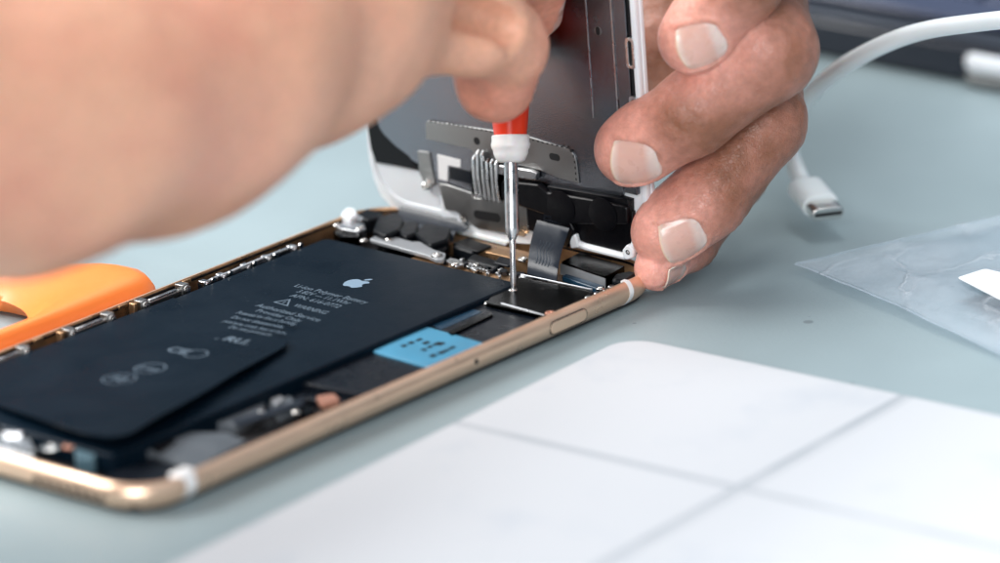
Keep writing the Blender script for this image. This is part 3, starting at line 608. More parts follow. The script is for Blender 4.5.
# black speaker bay below the bracket
dpart('earpiece_bay', 'black', [(-19.79, 17.26), (-9.2, 17.26), (-7.18, 15.85), (2.7, 16.25), (9.46, 15.91), (14.44, 15.08), (32.61, 13.77), (31.58, 0.62), (20.31, 0.16), (18.27, 0.82), (16.83, 3.73), (3.56, 6.85), (-9.58, 8.64), (-19.15, 8.64)], -1.0, -.05, r=0)
dpart('white_mark', 'band', [(-18.6, 14.3), (-12.3, 14.2), (-12.47, 12.39), (-15.83, 12.31), (-16.32, 8.64), (-18.8, 8.71)], -.04, .15, r=0, label='white angular mark on the black bay')
dpart('dark_window', 'chip', [(-15.54, 12.18), (-9.26, 12.09), (-9.31, 9.23), (-15.82, 9.27)], -.04, .1, r=.2)
dpart('flex_head', 'black', [(10.9, 13.1), (32.32, 14.06), (32.71, 12.39), (13.88, 11.02)], 0, 1.0, r=.3)
dpart('ribbon_block', 'black', [(-0.59, 12.28), (9.33, 13.25), (11.85, 11.96), (21.85, 12.52), (32.74, 12.84), (32.43, 8.85), (17.39, 5.96), (7.2, 7.1), (-0.73, 7.81)], 0, 1.6, bevel=.4, r=1)
q = MB(); cc = [(15.31, 9.31), (26.31, 9.86)]
for p_ in cc: q.lathe([(3.6, 1.6), (3.6, 1.75), (3.3, 1.8)], (*p_, 0), seg=40)
q.build('round_sensor', 'black', DS)
# silver ribbed spring contacts
q = MB(); a0 = [(-8.0, 16.24), (-0.76, 16.23), (-1.57, 7.43), (-8.82, 7.63)]
for k in range(6):
    t = (k + .5) / 6; x = a0[0][0] + (a0[1][0] - a0[0][0]) * t; yt = a0[0][1] + (a0[1][1] - a0[0][1]) * t + (1.4 if k in (1, 2) else 0); yb = a0[3][1] + (a0[2][1] - a0[3][1]) * t
    q.tube([(x, yb, .6), (x, yb, 1.5), (x, (yt + yb) / 2, 1.7 + .2 * (k % 2)), (x, yt - .5, 1.6), (x, yt, .9)], .42, 8)
q.build('spring_contacts', 'steel', DS)
dpart('contact_block', 'darksteel', [(-8.59, 15.68), (-0.01, 15.71), (-1.3, 7.48), (-9.37, 7.52)], 0, .9)
dpart('silver_bar', 'steel', [(-0.82, 15.56), (7.45, 15.98), (9.27, 15.66), (8.87, 14.04), (-1.01, 13.53)], .3, 1.5, bevel=.15, r=.2)
# lower steel bracket
LB = [(-18.35, 7.99), (-16.14, 8.22), (-9.26, 7.54), (-9.12, 6.67), (-1.55, 7.04), (2.5, 9.22), (5.06, 9.35), (5.32, 2.65), (4.04, 0.27), (1.28, 0.44), (-8.27, -0.33), (-10.37, 0.34), (-14.08, 2.5), (-17.16, 2.28)]
dpart('lower_bracket', 'satin2', LB, .2, .8, bevel=.15, r=.4, label='lower steel bracket with a long slot')
sl = [(-9.2, 3.62), (1.62, 4.26)]
q = MB(); dd = Vector(sl[1]) - Vector(sl[0]); ca, sa = dd.normalized()
P = [(sl[0][0] + ca * u - sa * v, sl[0][1] + sa * u + ca * v) for u, v in rrect(0, dd.length * .66, -1.7, .3, .95)]
q.prism(P, .75, .84); q.build('bracket_slot', 'dark', DS)
dpart('inner_frame', 'white', [(-18.63, 5.06), (-17.8, 4.68), (-14.1, 2.32), (-10.0, -0.31), (-1.39, -0.61), (5.62, 1.29), (8.17, 1.25), (5.4, -1.25), (-0.67, -2.08), (-10.6, -2.04), (-14.06, -1.81), (-14.48, 0.63), (-18.68, 0.18)], -1.2, .15, r=.2)
dpart('cream_strip', 'whiteplastic', [(-14.71, -1.76), (-10.14, -1.77), (-0.64, -1.79), (-1.37, -2.76), (-14.13, -2.55)], -1.2, .6, r=.2)
for p_, r_ in zip([(-21.37, 7.29), (-12.12, 1.4), (4.39, 2.34), (-22.55, 6.5)], (1.1, 1.2, 1.2, .8)): screw_at(p_[0], p_[1], .3, r_, DS)
dpart('left_post', 'satin2', [(-23.97, 14.21), (-20.66, 14.37), (-19.72, 7.37), (-22.09, 5.58), (-23.91, 9.29)], -.4, .3, r=.4)
# right lower corner: black bay, white rib and screw tab
dpart('camera_bay', 'dark', [(10.49, 8.39), (32.6, 11.07), (32.37, 1.39), (18.8, 0.93), (17.05, 1.91), (11.04, 2.52)], -1.2, -.1, r=0)
q = MB(); rb = [(16.78, 1.86), (19.87, 1.14), (30.27, 0.98), (32.17, 2.23), (33.17, 5.06)]
q.tube([(x, y, .3) for x, y in rb], [.7, .75, .75, .8, .7], 10); q.build('white_rib', 'white', DS)
dpart('screw_tab', 'white', [(30.41, 2.76), (31.82, 4.36), (33.57, 3.6), (33.15, 1.55), (30.74, 0.41)], 0, 1.4, bevel=.3, r=.8)
q = MB(); p_ = [(31.95, 2.63)][0]; q.lathe([(.55, 1.3), (.55, 1.46), (.3, 1.4)], (*p_, 0), seg=16); q.build('tab_hole', 'screw', DS)
dpart('white_post', 'white', [(16.32, 2.66), (18.27, 3.92), (18.8, 0.93), (16.65, 0.28)], 0, 1.2, bevel=.3, r=.4)
dpart('flex_bracket', 'black', [(5.64, 7.47), (11.43, 7.02), (16.68, 6.92), (18.08, 4.76), (16.13, 0.4), (13.03, 1.13), (5.72, 2.37)], .1, 1.3, bevel=.3, r=.3)
frame_ring(*(lambda a, b: (a[0], b[0], b[1], a[1]))(*[(10.35, 6.81), (14.99, 5.49)]), .3, .35, 1.3, 1.6).build('flex_window', 'chip', DS)

# flex cable from the screen down to the phone: child of the screen, built in the screen's own frame
def flex(top, bot, name):
    inv = DS.matrix_world.inverted(); q = MB(); V = []; n = 22
    T0, T1 = (DS.matrix_world @ Vector((x * MM, y * MM, z * MM)) for x, y, z in top)
    B0, B1 = (PH.matrix_world @ Vector((x * MM, y * MM, z * MM)) for x, y, z in bot)
    out = DS.matrix_world.to_3x3() @ Vector((0, 0, 1))
    lines = []
    for i in range(n + 1):
        t = i / n; row = []
        for A, B in ((T0, B0), (T1, B1)):
            c1 = A + Vector((0, 0, -.004)) + out * .003; c2 = B + Vector((0, 0, .0055)) - out * .001
            p = (1 - t) ** 3 * A + 3 * t * (1 - t) ** 2 * c1 + 3 * t * t * (1 - t) * c2 + t ** 3 * B; row.append(inv @ p * 1000)
        lines.append(row)
    k = 5
    for dz in (0, -.25):
        for a, b in lines:
            for j in range(k): p = a.lerp(b, j / (k - 1)); V.append((p.x, p.y, p.z + dz))
    h = (n + 1) * k; F_ = []
    for i in range(n):
        for j in range(k - 1):
            f_ = (i * k + j, (i + 1) * k + j, (i + 1) * k + j + 1, i * k + j + 1); F_.append(f_); F_.append(tuple(h + x for x in reversed(f_)))
        F_.append((i * k, h + i * k, h + (i + 1) * k, (i + 1) * k)); F_.append((i * k + k - 1, (i + 1) * k + k - 1, h + (i + 1) * k + k - 1, h + i * k + k - 1))
    o = q.add(V, F_).build(name, 'flex', DS, smooth=60)
    q = MB()
    for s in (.28, .38, .48, .58, .68):
        pts = [lines[i][0].lerp(lines[i][1], s + .03 * math.sin(i * .9)) + Vector((0, 0, .06)) for i in range(8, 19)]
        q.tube(pts, .09, 5)
    q.build('printed_traces', 'trace', o)
bpy.context.view_layer.update()
ft = [(8.39, 5.55), (16.82, 5.4)]; fb = [(61.75, -15.23, 5.0), (60.64, -23.63, 5.0)]
flex([(ft[0][0], ft[0][1], .9), (ft[1][0], ft[1][1], .9)], [(fb[0][0], fb[0][1], 4.6), (fb[1][0], fb[1][1], 4.6)], 'ribbon_cable')
ft = [(-30.32, 0.63), (-11.12, 0.47)]; fb = [(67.77, 24.02, 5.5), (70.05, 11.29, 5.5)]
flex([(ft[0][0], ft[0][1], -.2), (ft[1][0], ft[1][1], -.2)], [(fb[0][0], fb[0][1], 3.6), (fb[1][0], fb[1][1], 3.6)], 'ribbon_cable')

# ------------------------------------------------------------------ screwdriver
tip = Vector((2.66, -20.55, 5.2))
topd = Vector((2.93, -18.15, 52.65))
ax = Vector((0.28, 14.63, 43.12)).normalized()
SD = empty('screwdriver', tip); tag(SD, 'precision screwdriver with red handle and white collar held upright on a screw', 'screwdriver')
AX = ax.to_track_quat('Z', 'Y').to_matrix()
def sd(name, prof, m, **k): return MB().lathe(prof, (0, 0, 0), AX, 40).build(name, m, SD, smooth=40)
sd('blade', [(.28, -.1), (.62, .9), (.64, 9.0), (.7, 10.2)], 'steel')
sd('shaft', [(.7, 10.0), (1.35, 11.8), (1.42, 12.5), (1.42, 27.5)], 'steel')
sd('collar', [(2.2, 25.6), (2.9, 26.0), (3.5, 27.4), (3.6, 28.2), (3.85, 28.5), (4.0, 29.3), (3.8, 29.9), (3.85, 30.9), (3.6, 31.2), (3.3, 31.25)], 'whiteplastic')
sd('handle', [(3.3, 31.0), (3.35, 31.6), (3.6, 33.5), (3.9, 37), (4.4, 42), (5.6, 48), (6.9, 54), (7.2, 62), (7.0, 80), (6.0, 84)], 'redplastic')
sd('swivel_cap', [(2.2, 84), (4.0, 85.5), (4.4, 88), (3.8, 91), (1.5, 92)], 'whiteplastic')

# ------------------------------------------------------------------ card
CARD_V = .050; CARD_H = .050
CA = {'o': (24.93, -38.98), 'a': -0.63355, 'v': 64.33, 'h': 57.95}
CARD_V = CA['v'] * MM; CARD_H = CA['h'] * MM
M['card'] = card_mat()
q = MB(); q.prism(rrect(0, 190, -150, 0, 7, 12), .15, 1.1)
cd = q.build('white_card', 'card', bevel=.3); cd.location = (CA['o'][0] * MM, CA['o'][1] * MM, 0); cd.rotation_euler = (0, 0, CA['a'])
tag(cd, 'white card with rounded corners and faint grey crossing lines in the foreground', 'card')

# ------------------------------------------------------------------ orange scissors handle
SC = empty('scissors_handle', (-90.24, -4.54, 0.0)); tag(SC, 'orange plastic tool handle with a finger loop lying behind the phone', 'tool handle')
sx, sy = (-90.24, -4.54, 0.0)[:2]
def loc2(P): return [(x - sx, y - sy) for x, y in P]
outer = loc2([(-152.56, -26.9), (-140.19, -8.59), (-110.33, -4.43), (-102.26, -3.16), (-96.18, -2.37), (-90.09, -1.57), (-82.91, -1.51), (-76.73, -2.01), (-72.26, -4.95), (-69.68, -10.91), (-70.32, -10.78), (-71.22, -14.57), (-81.51, -28.12), (-90.36, -38.96), (-102.37, -52.4), (-117.63, -63.17), (-136.06, -63.61), (-151.83, -48.15)])
inner = loc2([(-142.0, -32.94), (-129.35, -17.45), (-113.52, -12.3), (-103.39, -14.12), (-97.05, -20.59), (-94.54, -27.8), (-94.61, -34.2), (-97.88, -40.57), (-108.28, -50.15), (-125.66, -54.03), (-139.03, -48.28)])
def loop_ring(outer, inner, z0, z1):
    a = [Vector((*p, 0)) for p in outer]; b = [Vector((*p, 0)) for p in inner]
    A = catmull(a + [a[0]], 8)[:-1]; B = catmull(b + [b[0]], 8)[:-1]; n = 96
    def res(P, n, c):
        out = []
        for k in range(n):
            t = 2 * math.pi * k / n; d = Vector((math.cos(t), math.sin(t), 0)); best = None
            for i in range(len(P)):
                p, q_ = P[i] - c, P[(i + 1) % len(P)] - c; e_ = q_ - p; den = d.x * e_.y - d.y * e_.x
                if abs(den) < 1e-9: continue
                s = (p.x * e_.y - p.y * e_.x) / den; u = (p.x * d.y - p.y * d.x) / den
                if s > 0 and -1e-6 <= u <= 1 + 1e-6 and (best is None or s > best): best = s
            out.append(c + d * (best or 1))
        return out
    c = sum(B, Vector()) / len(B)
    A, B = res(A, n, c), res(B, n, c); V = []
    prof = [(0, z0 + 2.5), (0.02, z1 - 3.2), (.06, z1 - 1.4), (.16, z1 - .3), (.32, z1), (.6, z1 - .2), (.8, z1 - 1.2), (.94, z1 - 3), (1, (z0 + z1) / 2), (.9, z0 + 1), (.5, z0), (.1, z0 + .6)]
    for t, z in prof:
        for p, r_ in zip(A, B): x = p.lerp(r_, t); V.append((x.x, x.y, z))
    k = len(prof)
    return MB().add(V, [(j * n + i, j * n + (i + 1) % n, ((j + 1) % k) * n + (i + 1) % n, ((j + 1) % k) * n + i) for j in range(k) for i in range(n)])
loop_ring(outer, inner, 0, 8).build('finger_loop', 'orange', SC, smooth=70)

# ------------------------------------------------------------------ white cable
CBL = empty('charging_cable', (69.17, 41.99, 0.0)); tag(CBL, 'white charging cable curving down to a small metal plug behind the fingers', 'cable')
cpos = Vector((69.17, 41.99, 0.0))
pts = [Vector(p) for p in [(68.39, 24.2, 6.0), (65.12, 34.99, 7.5), (63.62, 41.23, 9.8), (62.92, 50.25, 11.48), (63.94, 55.86, 15.57), (67.82, 52.08, 23.1), (74.85, 36.86, 34.26), (85.26, 23.13, 43.6), (96.27, 8.43, 50.05), (113.45, -10.53, 56.42), (136.05, -21.06, 56.52)]]
d0 = (pts[0] - pts[1]).normalized()
path = catmull(pts[1:], 10)
q = MB(); q.tube([p - cpos for p in path], 1.9, 16); q.build('cord', 'cable', CBL, smooth=70)
q = MB(); q.tube([pts[1] - d0 * 1.5 - cpos, pts[1] - d0 * 1 - cpos, pts[1] + d0 * 1 - cpos], [1.95, 2.2, 2.3], 18); q.build('strain_relief', 'cable', CBL)
side = Vector((0, 0, 1)).cross(d0).normalized(); up = d0.cross(side)
def plug(name, m, a, b, hw, hh, parent=CBL):
    V = []; sec = rrect(-hw, hw, -hh, hh, hh * .95, 5); n = len(sec)
    for t in (a, b): V += [tuple(pts[1] - cpos + d0 * t + side * x + up * y) for x, y in sec]
    return MB().add(V, [tuple(range(n)), tuple(range(2 * n - 1, n - 1, -1))] + [(i, n + i, n + (i + 1) % n, (i + 1) % n) for i in range(n)]).build(name, m, parent, bevel=.2)
plug('plug_body', 'cable', .3, 9.5, 4.0, 2.4)
plug('metal_tip', 'screw', 9.4, 14.0, 3.6, 1.4)
plug('plug_mouth', 'dark', 13.95, 14.1, 3.1, .4)

# ------------------------------------------------------------------ plastic bag
BG = empty('plastic_bag', (60.8, 1.2, 0.0)); tag(BG, 'clear crumpled plastic bag lying on the table at the right', 'plastic bag')
b0 = Vector((*(60.8, 1.2, 0.0)[:2], 0)); ba = Vector((*(36.39, -56.68, 0.0)[:2], 0)).normalized(); bb = Vector((*(44.99, 27.54, 1.5)[:2], 0)).normalized()
from mathutils import noise
def bz(u, v, lay):
    ed = min(1, max(0, min(u, v) / 9)); n1 = noise.noise(Vector((u * .05, v * .05, 3 + lay))); n2 = noise.noise(Vector((u * .14 + 7, v * .10, lay)))
    fold = abs(noise.noise(Vector((u * .045 + v * .03, v * .022 - u * .03, 9 + lay))))
    return .25 + ed * (1.1 * (1 if lay else .15) + (n1 * 1.3 + n2 * .6 + (0.25 - fold) * 3.5) * (1.0 if lay else .15)) if True else 0
for lay in (0, 1):
    q = MB(); nu, nv = 90, 70; V = []
    for i in range(nu + 1):
        for j in range(nv + 1):
            u, v = 150 * i / nu, 105 * j / nv; jag = .5 * noise.noise(Vector((u * .1, v * .1, 0)))
            p = ba * (u + jag) + bb * (v + jag * .8); V.append((p.x, p.y, (1.6 if lay else 1.3) + max(-1.1, bz(u, v, lay)) + .35 * lay + .5 * math.sin(u * .06)))
    q.add(V, [(i * (nv + 1) + j, (i + 1) * (nv + 1) + j, (i + 1) * (nv + 1) + j + 1, i * (nv + 1) + j + 1) for i in range(nu) for j in range(nv)])
    q.build('film_back' if not lay else 'film_front', 'film', BG, smooth=180)
for A, B_, nm in ((ba, bb, 'side_seam'), (bb, ba, 'side_seam')):
    q = MB(); P = []
    for i in range(40):
        u = (150 if A is ba else 105) * i / 39; p = A * u + B_ * (.5 * noise.noise(Vector((u * .1, 0, 0)))); P.append((p.x, p.y, 1.75 + .5 * math.sin((u if A is ba else 0) * .06)))
    q.tube(P, .22, 6); q.build(nm, 'film', BG)
LBp = [(92.28, -18.9), (98.45, -13.7), (112.27, -26.13), (108.39, -42.94), (99.51, -33.13)]
q = MB(); q.prism(round_poly([(x - b0.x, y - b0.y) for x, y in LBp], 1), 4.6, 4.75); lb = q.build('paper_slip', 'paper'); lb.location = (b0.x * MM, b0.y * MM, 0)
tag(lb, 'white paper slip inside the clear plastic bag', 'paper')

# ------------------------------------------------------------------ laptop and small white stick
LO = Vector((76.24, 158.47, 0.0)); ld = Vector((39.65, -31.64, 0.0)).normalized(); la = math.atan2(ld.y, ld.x)
LP = empty('laptop', (LO.x, LO.y, 0), la); tag(LP, 'black laptop keyboard with blue tinted keys at the back right corner', 'laptop')
q = MB(); q.prism(rrect(-90, 190, 0, 220, 6), 1, 9); q.build('base', 'laptop', LP, bevel=.8)
q = MB(); q.prism(rrect(-87, 187, 3, 217, 5), 9.0, 9.4); q.build('deck', 'laptop_top', LP, bevel=.2)
q = MB(); q.box((50, 6.5, 9.6), (268, 7, .8)); q.build('front_trim', 'trim', LP, bevel=.3)
first = None
for r_ in range(4):
    for c_ in range(14):
        x, y = -80 + c_ * 18.2 + r_ * 4.5, 21 + r_ * 18.2
        if r_ == 0 and c_ in (4, 5, 6, 7): continue
        if first is None:
            q = MB(); q.box((0, 0, 1.2), (15.8, 15.8, 1.8)); first = q.build('key', 'key', LP, bevel=1.2, seg=3); k_ = first
            q = MB(); q.box((-2.5, 2.5, 2.13), (3, 3.4, .03)); g0 = q.build('key_print', 'keyprint', first)
            g_ = g0
        else:
            k_ = first.copy(); C.objects.link(k_); k_.parent = LP
            g_ = g0.copy(); C.objects.link(g_); g_.parent = k_
        k_.location = (x * MM, y * MM, 9.3 * MM)
q = MB(); q.box((0, 0, 1.2), (16 + 18.2 * 3, 15.8, 1.8)); sb = q.build('space_bar', 'key', LP, bevel=1.2, seg=3); sb.location = ((-80 + 5.5 * 18.2) * MM, 21 * MM, 9.3 * MM)
WS = empty('usb_stick', (114.01, 131.03, 0.0), la + .04); tag(WS, 'small white rounded stick lying against the laptop edge', 'usb stick')
q = MB(); q.prism(rrect(-6, 34, -4.5, 4.5, 4.4), 0.3, 3.4); q.build('stick_base', 'satin2', WS, bevel=1.0, seg=4)
q = MB(); q.prism(rrect(-6, 34, -4.6, 4.6, 4.5), 3.4, 8); q.build('stick_cap', 'white', WS, bevel=2.1, seg=5)

# ------------------------------------------------------------------ hands: distance field -> surface nets
def smin(a, b, k):
    h = np.clip(.5 + .5 * (b - a) / k, 0, 1); return b * (1 - h) + a * h - k * h * (1 - h)
def seg_d(P, a, b, ra, rb, sq=None):
    a, b = np.array(a, float), np.array(b, float); ab = b - a; h = np.clip(((P - a) @ ab) / (ab @ ab), 0, 1)
    q = P - (a + h[..., None] * ab)
    if sq is not None:
        ax_, f_ = np.array(sq[0], float), sq[1]; ax_ /= np.linalg.norm(ax_); c = q @ ax_; q = q + (c * (f_ - 1))[..., None] * ax_
    return np.sqrt((q * q).sum(-1)) - (ra + (rb - ra) * h)
def nets(fn, lo, hi, h):
    lo, hi = np.array(lo, float), np.array(hi, float); n = np.ceil((hi - lo) / h).astype(int) + 1
    ax_ = [lo[i] + h * np.arange(n[i]) for i in range(3)]
    G = np.empty(n, np.float32)
    for i0 in range(0, n[0], 24):
        X = np.stack(np.meshgrid(ax_[0][i0:i0 + 24], ax_[1], ax_[2], indexing='ij'), -1); G[i0:i0 + 24] = fn(X)
    S_ = G < 0; nc = n - 1; cs = np.zeros(nc, np.int8)
    for dx in (0, 1):
        for dy in (0, 1):
            for dz in (0, 1): cs += S_[dx:nc[0] + dx, dy:nc[1] + dy, dz:nc[2] + dz]
    act = (cs > 0) & (cs < 8); idx = -np.ones(nc, np.int64); ci = np.argwhere(act); idx[act] = np.arange(len(ci))
    acc = np.zeros((len(ci), 3)); cnt = np.zeros(len(ci))
    cor = [(a, b, c) for a in (0, 1) for b in (0, 1) for c in (0, 1)]
    for p in cor:
        for d in range(3):
            if p[d]: continue
            r_ = list(p); r_[d] = 1
            g0 = G[ci[:, 0] + p[0], ci[:, 1] + p[1], ci[:, 2] + p[2]]; g1 = G[ci[:, 0] + r_[0], ci[:, 1] + r_[1], ci[:, 2] + r_[2]]
            m_ = (g0 < 0) != (g1 < 0); t = np.where(m_, g0 / np.where(m_, g0 - g1, 1), 0)
            q = np.tile(np.array(p, float), (len(ci), 1)); q[:, d] = t; acc += q * m_[:, None]; cnt += m_
    V = lo + h * (ci + acc / cnt[:, None]); F_ = []
    for d in range(3):
        a, b = [(1, 2), (2, 0), (0, 1)][d]; sl0 = [slice(None)] * 3; sl1 = [slice(None)] * 3; sl0[d] = slice(0, -1); sl1[d] = slice(1, None)
        s0, s1 = S_[tuple(sl0)], S_[tuple(sl1)]; ed = np.argwhere(s0 != s1); ed = ed[(ed[:, a] > 0) & (ed[:, b] > 0) & (ed[:, a] < nc[a]) & (ed[:, b] < nc[b])]
        o = []
        for da, db in ((0, 0), (1, 0), (1, 1), (0, 1)):
            e_ = ed.copy(); e_[:, a] -= da; e_[:, b] -= db; o.append(idx[e_[:, 0], e_[:, 1], e_[:, 2]])
        q = np.stack(o, 1); fl_ = s0[ed[:, 0], ed[:, 1], ed[:, 2]]; q[~fl_] = q[~fl_][:, ::-1]; F_.append(q)
    return V, np.concatenate(F_)
def mesh_np(name, V, F_, m, attr=None, parent=None):
    me = bpy.data.meshes.new(name); me.from_pydata((V * MM).tolist(), [], F_.tolist()); me.update(); me.materials.append(M[m])
    me.polygons.foreach_set('use_smooth', [True] * len(me.polygons))
    if attr is not None:
        a = me.attributes.new('red', 'FLOAT', 'POINT'); a.data.foreach_set('value', attr.astype(np.float32))
    o = bpy.data.objects.new(name, me); C.objects.link(o); o.parent = parent; return o
def grad(fn, P, e_=.05):
    g = np.stack([fn(P + np.eye(3)[i] * e_) - fn(P - np.eye(3)[i] * e_) for i in range(3)], -1); return g / (np.linalg.norm(g, axis=-1, keepdims=True) + 1e-9)

class Finger:
    """chain of joints from tip (first) to knuckle; nail on the `out` side of the tip"""
    def __init__(s, J, R_, out, nail=(9.5, 11), roll=0, y0=-1.2, tdir=None):
        s.J = [np.array(j, float) for j in J]; s.R = R_; s.t = s.J[0] - s.J[1]; s.t /= np.linalg.norm(s.t)
        o = np.array(out, float); o -= s.t * (o @ s.t); o /= np.linalg.norm(o); s.o = o; s.s = np.cross(s.t, o); s.nail = nail; s.y0 = y0
        s.nt, s.ns = s.t, s.s
        if tdir:
            v = tdir[0] * np.array(_r)[:, 0] + tdir[1] * np.array(_r)[:, 1]; v -= s.o * (v @ s.o); v /= np.linalg.norm(v); s.nt = v; s.ns = np.cross(v, s.o)
        if roll:
            c, k = math.cos(roll), math.sin(roll); s.o, s.s = s.o * c + s.s * k, s.s * c - s.o * k
    def coords(s, P):
        q = P - s.J[0]; return q @ s.ns, q @ s.nt, q @ s.o
    def sdf(s, P):
        d = None
        for i in range(len(s.J) - 1):
            e_ = seg_d(P, s.J[i], s.J[i + 1], s.R[i], s.R[i + 1]); d = e_ if d is None else smin(d, e_, 2.2)
        # fuller pulp on the pad side just behind the tip
        pc = s.J[0] - s.t * 4.5 - s.o * 1.6; d = smin(d, np.linalg.norm(P - pc, axis=-1) - s.R[0] * .93, 3)
        # nail bed pressed in, raised fold round its root and sides
        x, y, z = s.coords(P); w_, l_ = s.nail; c_ = s.y0
        rr = (np.abs(x / (w_ * .50)) ** 2.6 + np.where(y < c_, np.abs((y - c_) / (l_ * .5)), 0) ** 2.6) ** (1 / 2.6)
        front = (z > 0) * np.clip((c_ + l_ * .5 + .6 - y) / .8, 0, 1)
        d = d + .34 * np.clip((1.02 - rr) / .1, 0, 1) * front - .40 * np.exp(-((rr - 1.12) / .10) ** 2) * front
        # knuckle wrinkles on the back of each joint
        for i in range(1, len(s.J) - 1):
            a, b = s.J[i], s.J[i - 1]; ax_ = (b - s.J[i + 1]); ax_ /= np.linalg.norm(ax_); q = P - a; u = q @ ax_; lat = q @ s.s
            for k, off in enumerate((-2.4, -.9, .6, 2.2)):
                d = d + .30 * np.exp(-((u - off - .5 * np.sin(lat * .55 + k * 1.7)) / .38) ** 2) * np.clip((q @ s.o) / 4, 0, 1)
        return d
    def nail_mesh(s, fn, parent):
        w_, l_ = s.nail; nu, nv = 28, 32; pts = []; out = []
        for j in range(nv + 1):
            v = j / nv; y = s.y0 - l_ / 2 + l_ * v
            wr = w_ / 2 * 1.0 * (max(0, 1 - abs(max(0, 1 - v / .5)) ** 2.6)) ** (1 / 2.6)
            wr = max(wr, .25) * (1 - .13 * (max(0, v - .8) / .2) ** 2)
            for i in range(nu + 1):
                u = -1 + 2 * i / nu; yy = y - (u * u) * .9 * max(0, (v - .6) / .4)
                pts.append(s.J[0] + s.ns * u * wr + s.nt * yy + s.o * (s.R[0] + 3))
        P = np.array(pts)
        for _ in range(70): P = P - s.o * np.clip(fn(P), -1, 1)[:, None] * .8
        uu = np.tile(np.linspace(-1, 1, nu + 1), nv + 1); vv = np.repeat(np.linspace(0, 1, nv + 1), nu + 1)
        zz = (P - s.J[0]) @ s.o
        G_ = zz.reshape(nv + 1, nu + 1); 
        for _ in range(6): G_[1:-1, 1:-1] = (G_[:-2, 1:-1] + G_[2:, 1:-1] + G_[1:-1, :-2] + G_[1:-1, 2:]) / 4
        lift = -.12 + .44 * np.clip(vv / .14, 0, 1) * np.clip((1 - np.abs(uu)) / .2, .05, 1) + .40 * np.clip((vv - .82) / .18, 0, 1) ** 2
        P = P + s.o * (G_.ravel() + lift - (P - s.J[0]) @ s.o)[:, None]
        n_ = s.o; P2 = P - n_ * .35; k = nu + 1; T = len(P)
        Fc = [(j * k + i, j * k + i + 1, (j + 1) * k + i + 1, (j + 1) * k + i) for j in range(nv) for i in range(nu)]
        rim = [i for i in range(k)] + [j * k + nu for j in range(1, nv + 1)] + [nv * k + i for i in range(nu - 1, -1, -1)] + [j * k for j in range(nv - 1, 0, -1)]
        F_ = Fc + [tuple(T + q for q in reversed(f_)) for f_ in Fc] + [(rim[(i + 1) % len(rim)], rim[i], T + rim[i], T + rim[(i + 1) % len(rim)]) for i in range(len(rim))]
        me = bpy.data.meshes.new('fingernail'); me.from_pydata((np.concatenate([P, P2]) * MM).tolist(), [], F_); me.update()
        me.materials.append(M['nail']); me.materials.append(M['nail_edge'])
        for i, p in enumerate(me.polygons):
            p.use_smooth = True
            if i < len(Fc) and i // nu >= nv - 1: p.material_index = 1
        al = me.attributes.new('along', 'FLOAT', 'POINT'); al.data.foreach_set('value', np.concatenate([vv, vv]).astype(np.float32))
        bm = bmesh.new(); bm.from_mesh(me); bmesh.ops.recalc_face_normals(bm, faces=bm.faces); bm.to_mesh(me); bm.free()
        o = bpy.data.objects.new('fingernail', me); C.objects.link(o); o.parent = parent; return o
def bumps(P, f, s): return np.sin(P[..., 0] * f + s) * np.sin(P[..., 1] * f * 1.13 + s * 2) * np.sin(P[..., 2] * f * .93 + s * 3)

CAMV = (-0.02, -0.95, 0.3)
def outv(right=0, up=0):
    v = np.array(CAMV, float) + right * np.array(_r)[:, 0] + up * np.array(_r)[:, 1]; return v
# -- hand gripping the screen, from the right
FA = Finger([(39.69, -20.9, 57.0), (49.29, -21.27, 68.34), (58.83, -5.79, 82.83), (64.34, 32.51, 89.9)], [7.3, 8.0, 9.3, 10], outv(.15, -.10), (9.2, 10), y0=-1.6, tdir=(-1, -.35))
FB = Finger([(27.24, -13.54, 32.01), (39.26, -17.12, 40.13), (54.22, -16.01, 52.72), (51.22, 30.48, 65.25), (48.18, 64.1, 74.07)], [7.7, 8.3, 10.2, 10.5, 11], outv(.10, -.30), (10.2, 10.4), y0=-1.9, tdir=(-1, -.12))
FC = Finger([(34.05, -13.26, 14.15), (42.48, -12.07, 20.77), (54.0, -3.4, 33.88), (54.15, 34.09, 44.78), (50.49, 70.65, 59.13)], [7.4, 8.0, 8.9, 9.4, 10], outv(.28, -.30), (9.4, 9.6), y0=-2.0, tdir=(-1, -.35))
FD = Finger([(31.46, -14.7, 6.8), (39.14, -1.68, 7.84), (49.47, 17.98, 15.96), (56.13, 41.56, 29.43), (57.31, 60.5, 41.69)], [4.3, 5.4, 6.6, 8, 9], outv(.9, -.7), (6, 7), y0=-1.5)
HA = [FA, FB, FC, FD]
PALM = [(42.08, 35.24, 29.48), (46.84, 57.56, 39.23), (43.68, 86.39, 61.97), (37.99, 56.65, 52.11), (36.04, 38.67, 39.6), (63.89, 169.22, 88.2)]
def hand_a(P):
    ds = [f_.sdf(P) for f_ in HA]; d = ds[0]
    for e_ in ds[1:]: d = np.minimum(d, e_)
    p = seg_d(P, PALM[0], PALM[1], 11, 18); p = smin(p, seg_d(P, PALM[1], PALM[2], 18, 26), 8); p = smin(p, seg_d(P, PALM[2], PALM[3], 24, 14), 8); p = smin(p, seg_d(P, PALM[3], PALM[4], 13, 8.5), 6)
    p = smin(p, seg_d(P, PALM[2], PALM[5], 25, 30), 10)
    return smin(d, p, 4) + .10 * bumps(P, .55, 1)
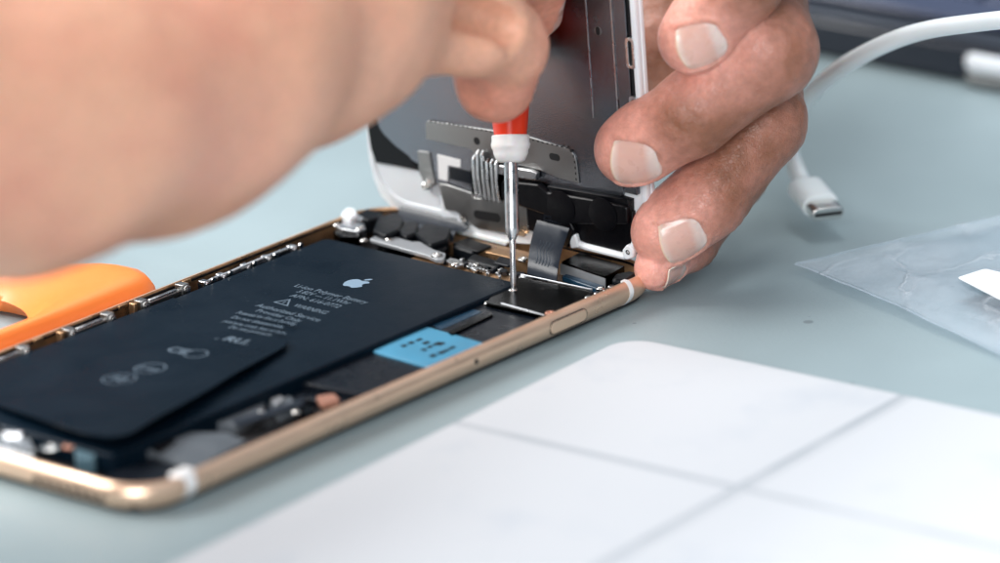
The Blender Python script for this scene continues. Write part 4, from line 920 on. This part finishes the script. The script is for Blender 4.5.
def flush_and_light(P, tips, knk):  # flush at tips and knuckles; also carries the painted light on the gripping fingertips
    r_ = np.zeros(len(P))
    for t, k in tips: r_ = np.maximum(r_, k * np.clip(1.25 - np.linalg.norm(P - np.array(t), axis=1) / 14, 0, 1))
    for t, k in knk: r_ = np.maximum(r_, k * np.clip(1.2 - np.linalg.norm(P - np.array(t), axis=1) / 12, 0, 1))
    return r_
J = np.array([j for f_ in HA for j in f_.J] + [np.array(p) for p in PALM])
V, F_ = nets(hand_a, J.min(0) - 30, J.max(0) + 32, .70)
HR = empty('hand', (55.34, 26.29, 40.47)); HR.location = (0, 0, 0)
tag(HR, 'hand with bare fingers gripping the right edge of the raised screen', 'hand')
mesh_np('skin', V, F_, 'skin', flush_and_light(V, [(f_.J[0], 1.0) for f_ in HA], [(f_.J[2], .22) for f_ in HA]), HR)
for f_ in HA: f_.nail_mesh(hand_a, HR)

# -- forearm and hand holding the screwdriver, from the left
FI = Finger([(-0.19, -35.14, 52.38), (1.77, -42.13, 62.89), (-5.2, -54.07, 71.28), (-17.62, -61.06, 75.56)], [7.9, 8.6, 10.4, 12], outv(.9, .1) - 1.6 * np.array(CAMV), (9, 11))
FM = Finger([(9.58, -9.61, 59.15), (8.73, -14.63, 69.25), (3.62, -29.51, 78.29), (-9.85, -52.28, 82.78)], [4.6, 6.6, 9.5, 12], outv(.9, .2) - 1.0 * np.array(CAMV), (8, 10))
FT = Finger([(1.13, -6.86, 48.57), (-5.54, 1.57, 54.73), (-16.36, -17.63, 66.63), (-25.43, -52.32, 73.31)], [7.2, 8.4, 10, 13], outv(0, -.9), (10, 11))
HB = [FI, FM, FT]
ARM = [(-120.27, -164.59, 100.34), (-82.78, -137.51, 86.79), (-59.9, -112.2, 83.58), (-35.86, -75.26, 83.51), (-17.62, -53.93, 77.91)]; AR = [37, 32, 29.5, 24, 16]
def hand_b(P):
    d = None
    for f_ in HB:
        e_ = f_.sdf(P); d = e_ if d is None else smin(d, e_, 1.2)
    a = None
    for i in range(4):
        e_ = seg_d(P, ARM[i], ARM[i + 1], AR[i], AR[i + 1]); a = e_ if a is None else smin(a, e_, 12)
    k = seg_d(P, ARM[3], (-21.0, -51.06, 92.58), 24, 20); a = smin(a, k, 10)
    th = seg_d(P, (-50.24, -93.16, 77.44), (-26.85, -60.16, 72.0), 18, 11.5); a = smin(a, th, 8)
    d = smin(d, a, 3)
    g = seg_d(P, (-10.69, -66.42, 78.43), (2.4, -56.42, 70.55), 2.6, 3.4); d = -smin(-d, g, 4)
    g = seg_d(P, (-6.89, -50.06, 58.19), (-6.27, -43.64, 52.23), 2.6, 2.8); d = -smin(-d, g, 3)
    return d + 1.2 * bumps(P, .11, 2) + .25 * bumps(P, .23, 5) + .08 * bumps(P, .7, 3)
J = np.array([j for f_ in HB for j in f_.J] + [np.array(p) for p in ARM])
V, F_ = nets(hand_b, J.min(0) - 42, J.max(0) + 34, 1.1)
HLF = empty('hand'); tag(HLF, 'bare forearm and hand reaching in from the left, pinching the screwdriver', 'hand')
mesh_np('skin', V, F_, 'skin_lit', flush_and_light(V, [(f_.J[0], 1.1) for f_ in HB], [(f_.J[1], .5) for f_ in HB]), HLF)
for f_ in HB: f_.nail_mesh(hand_b, HLF)
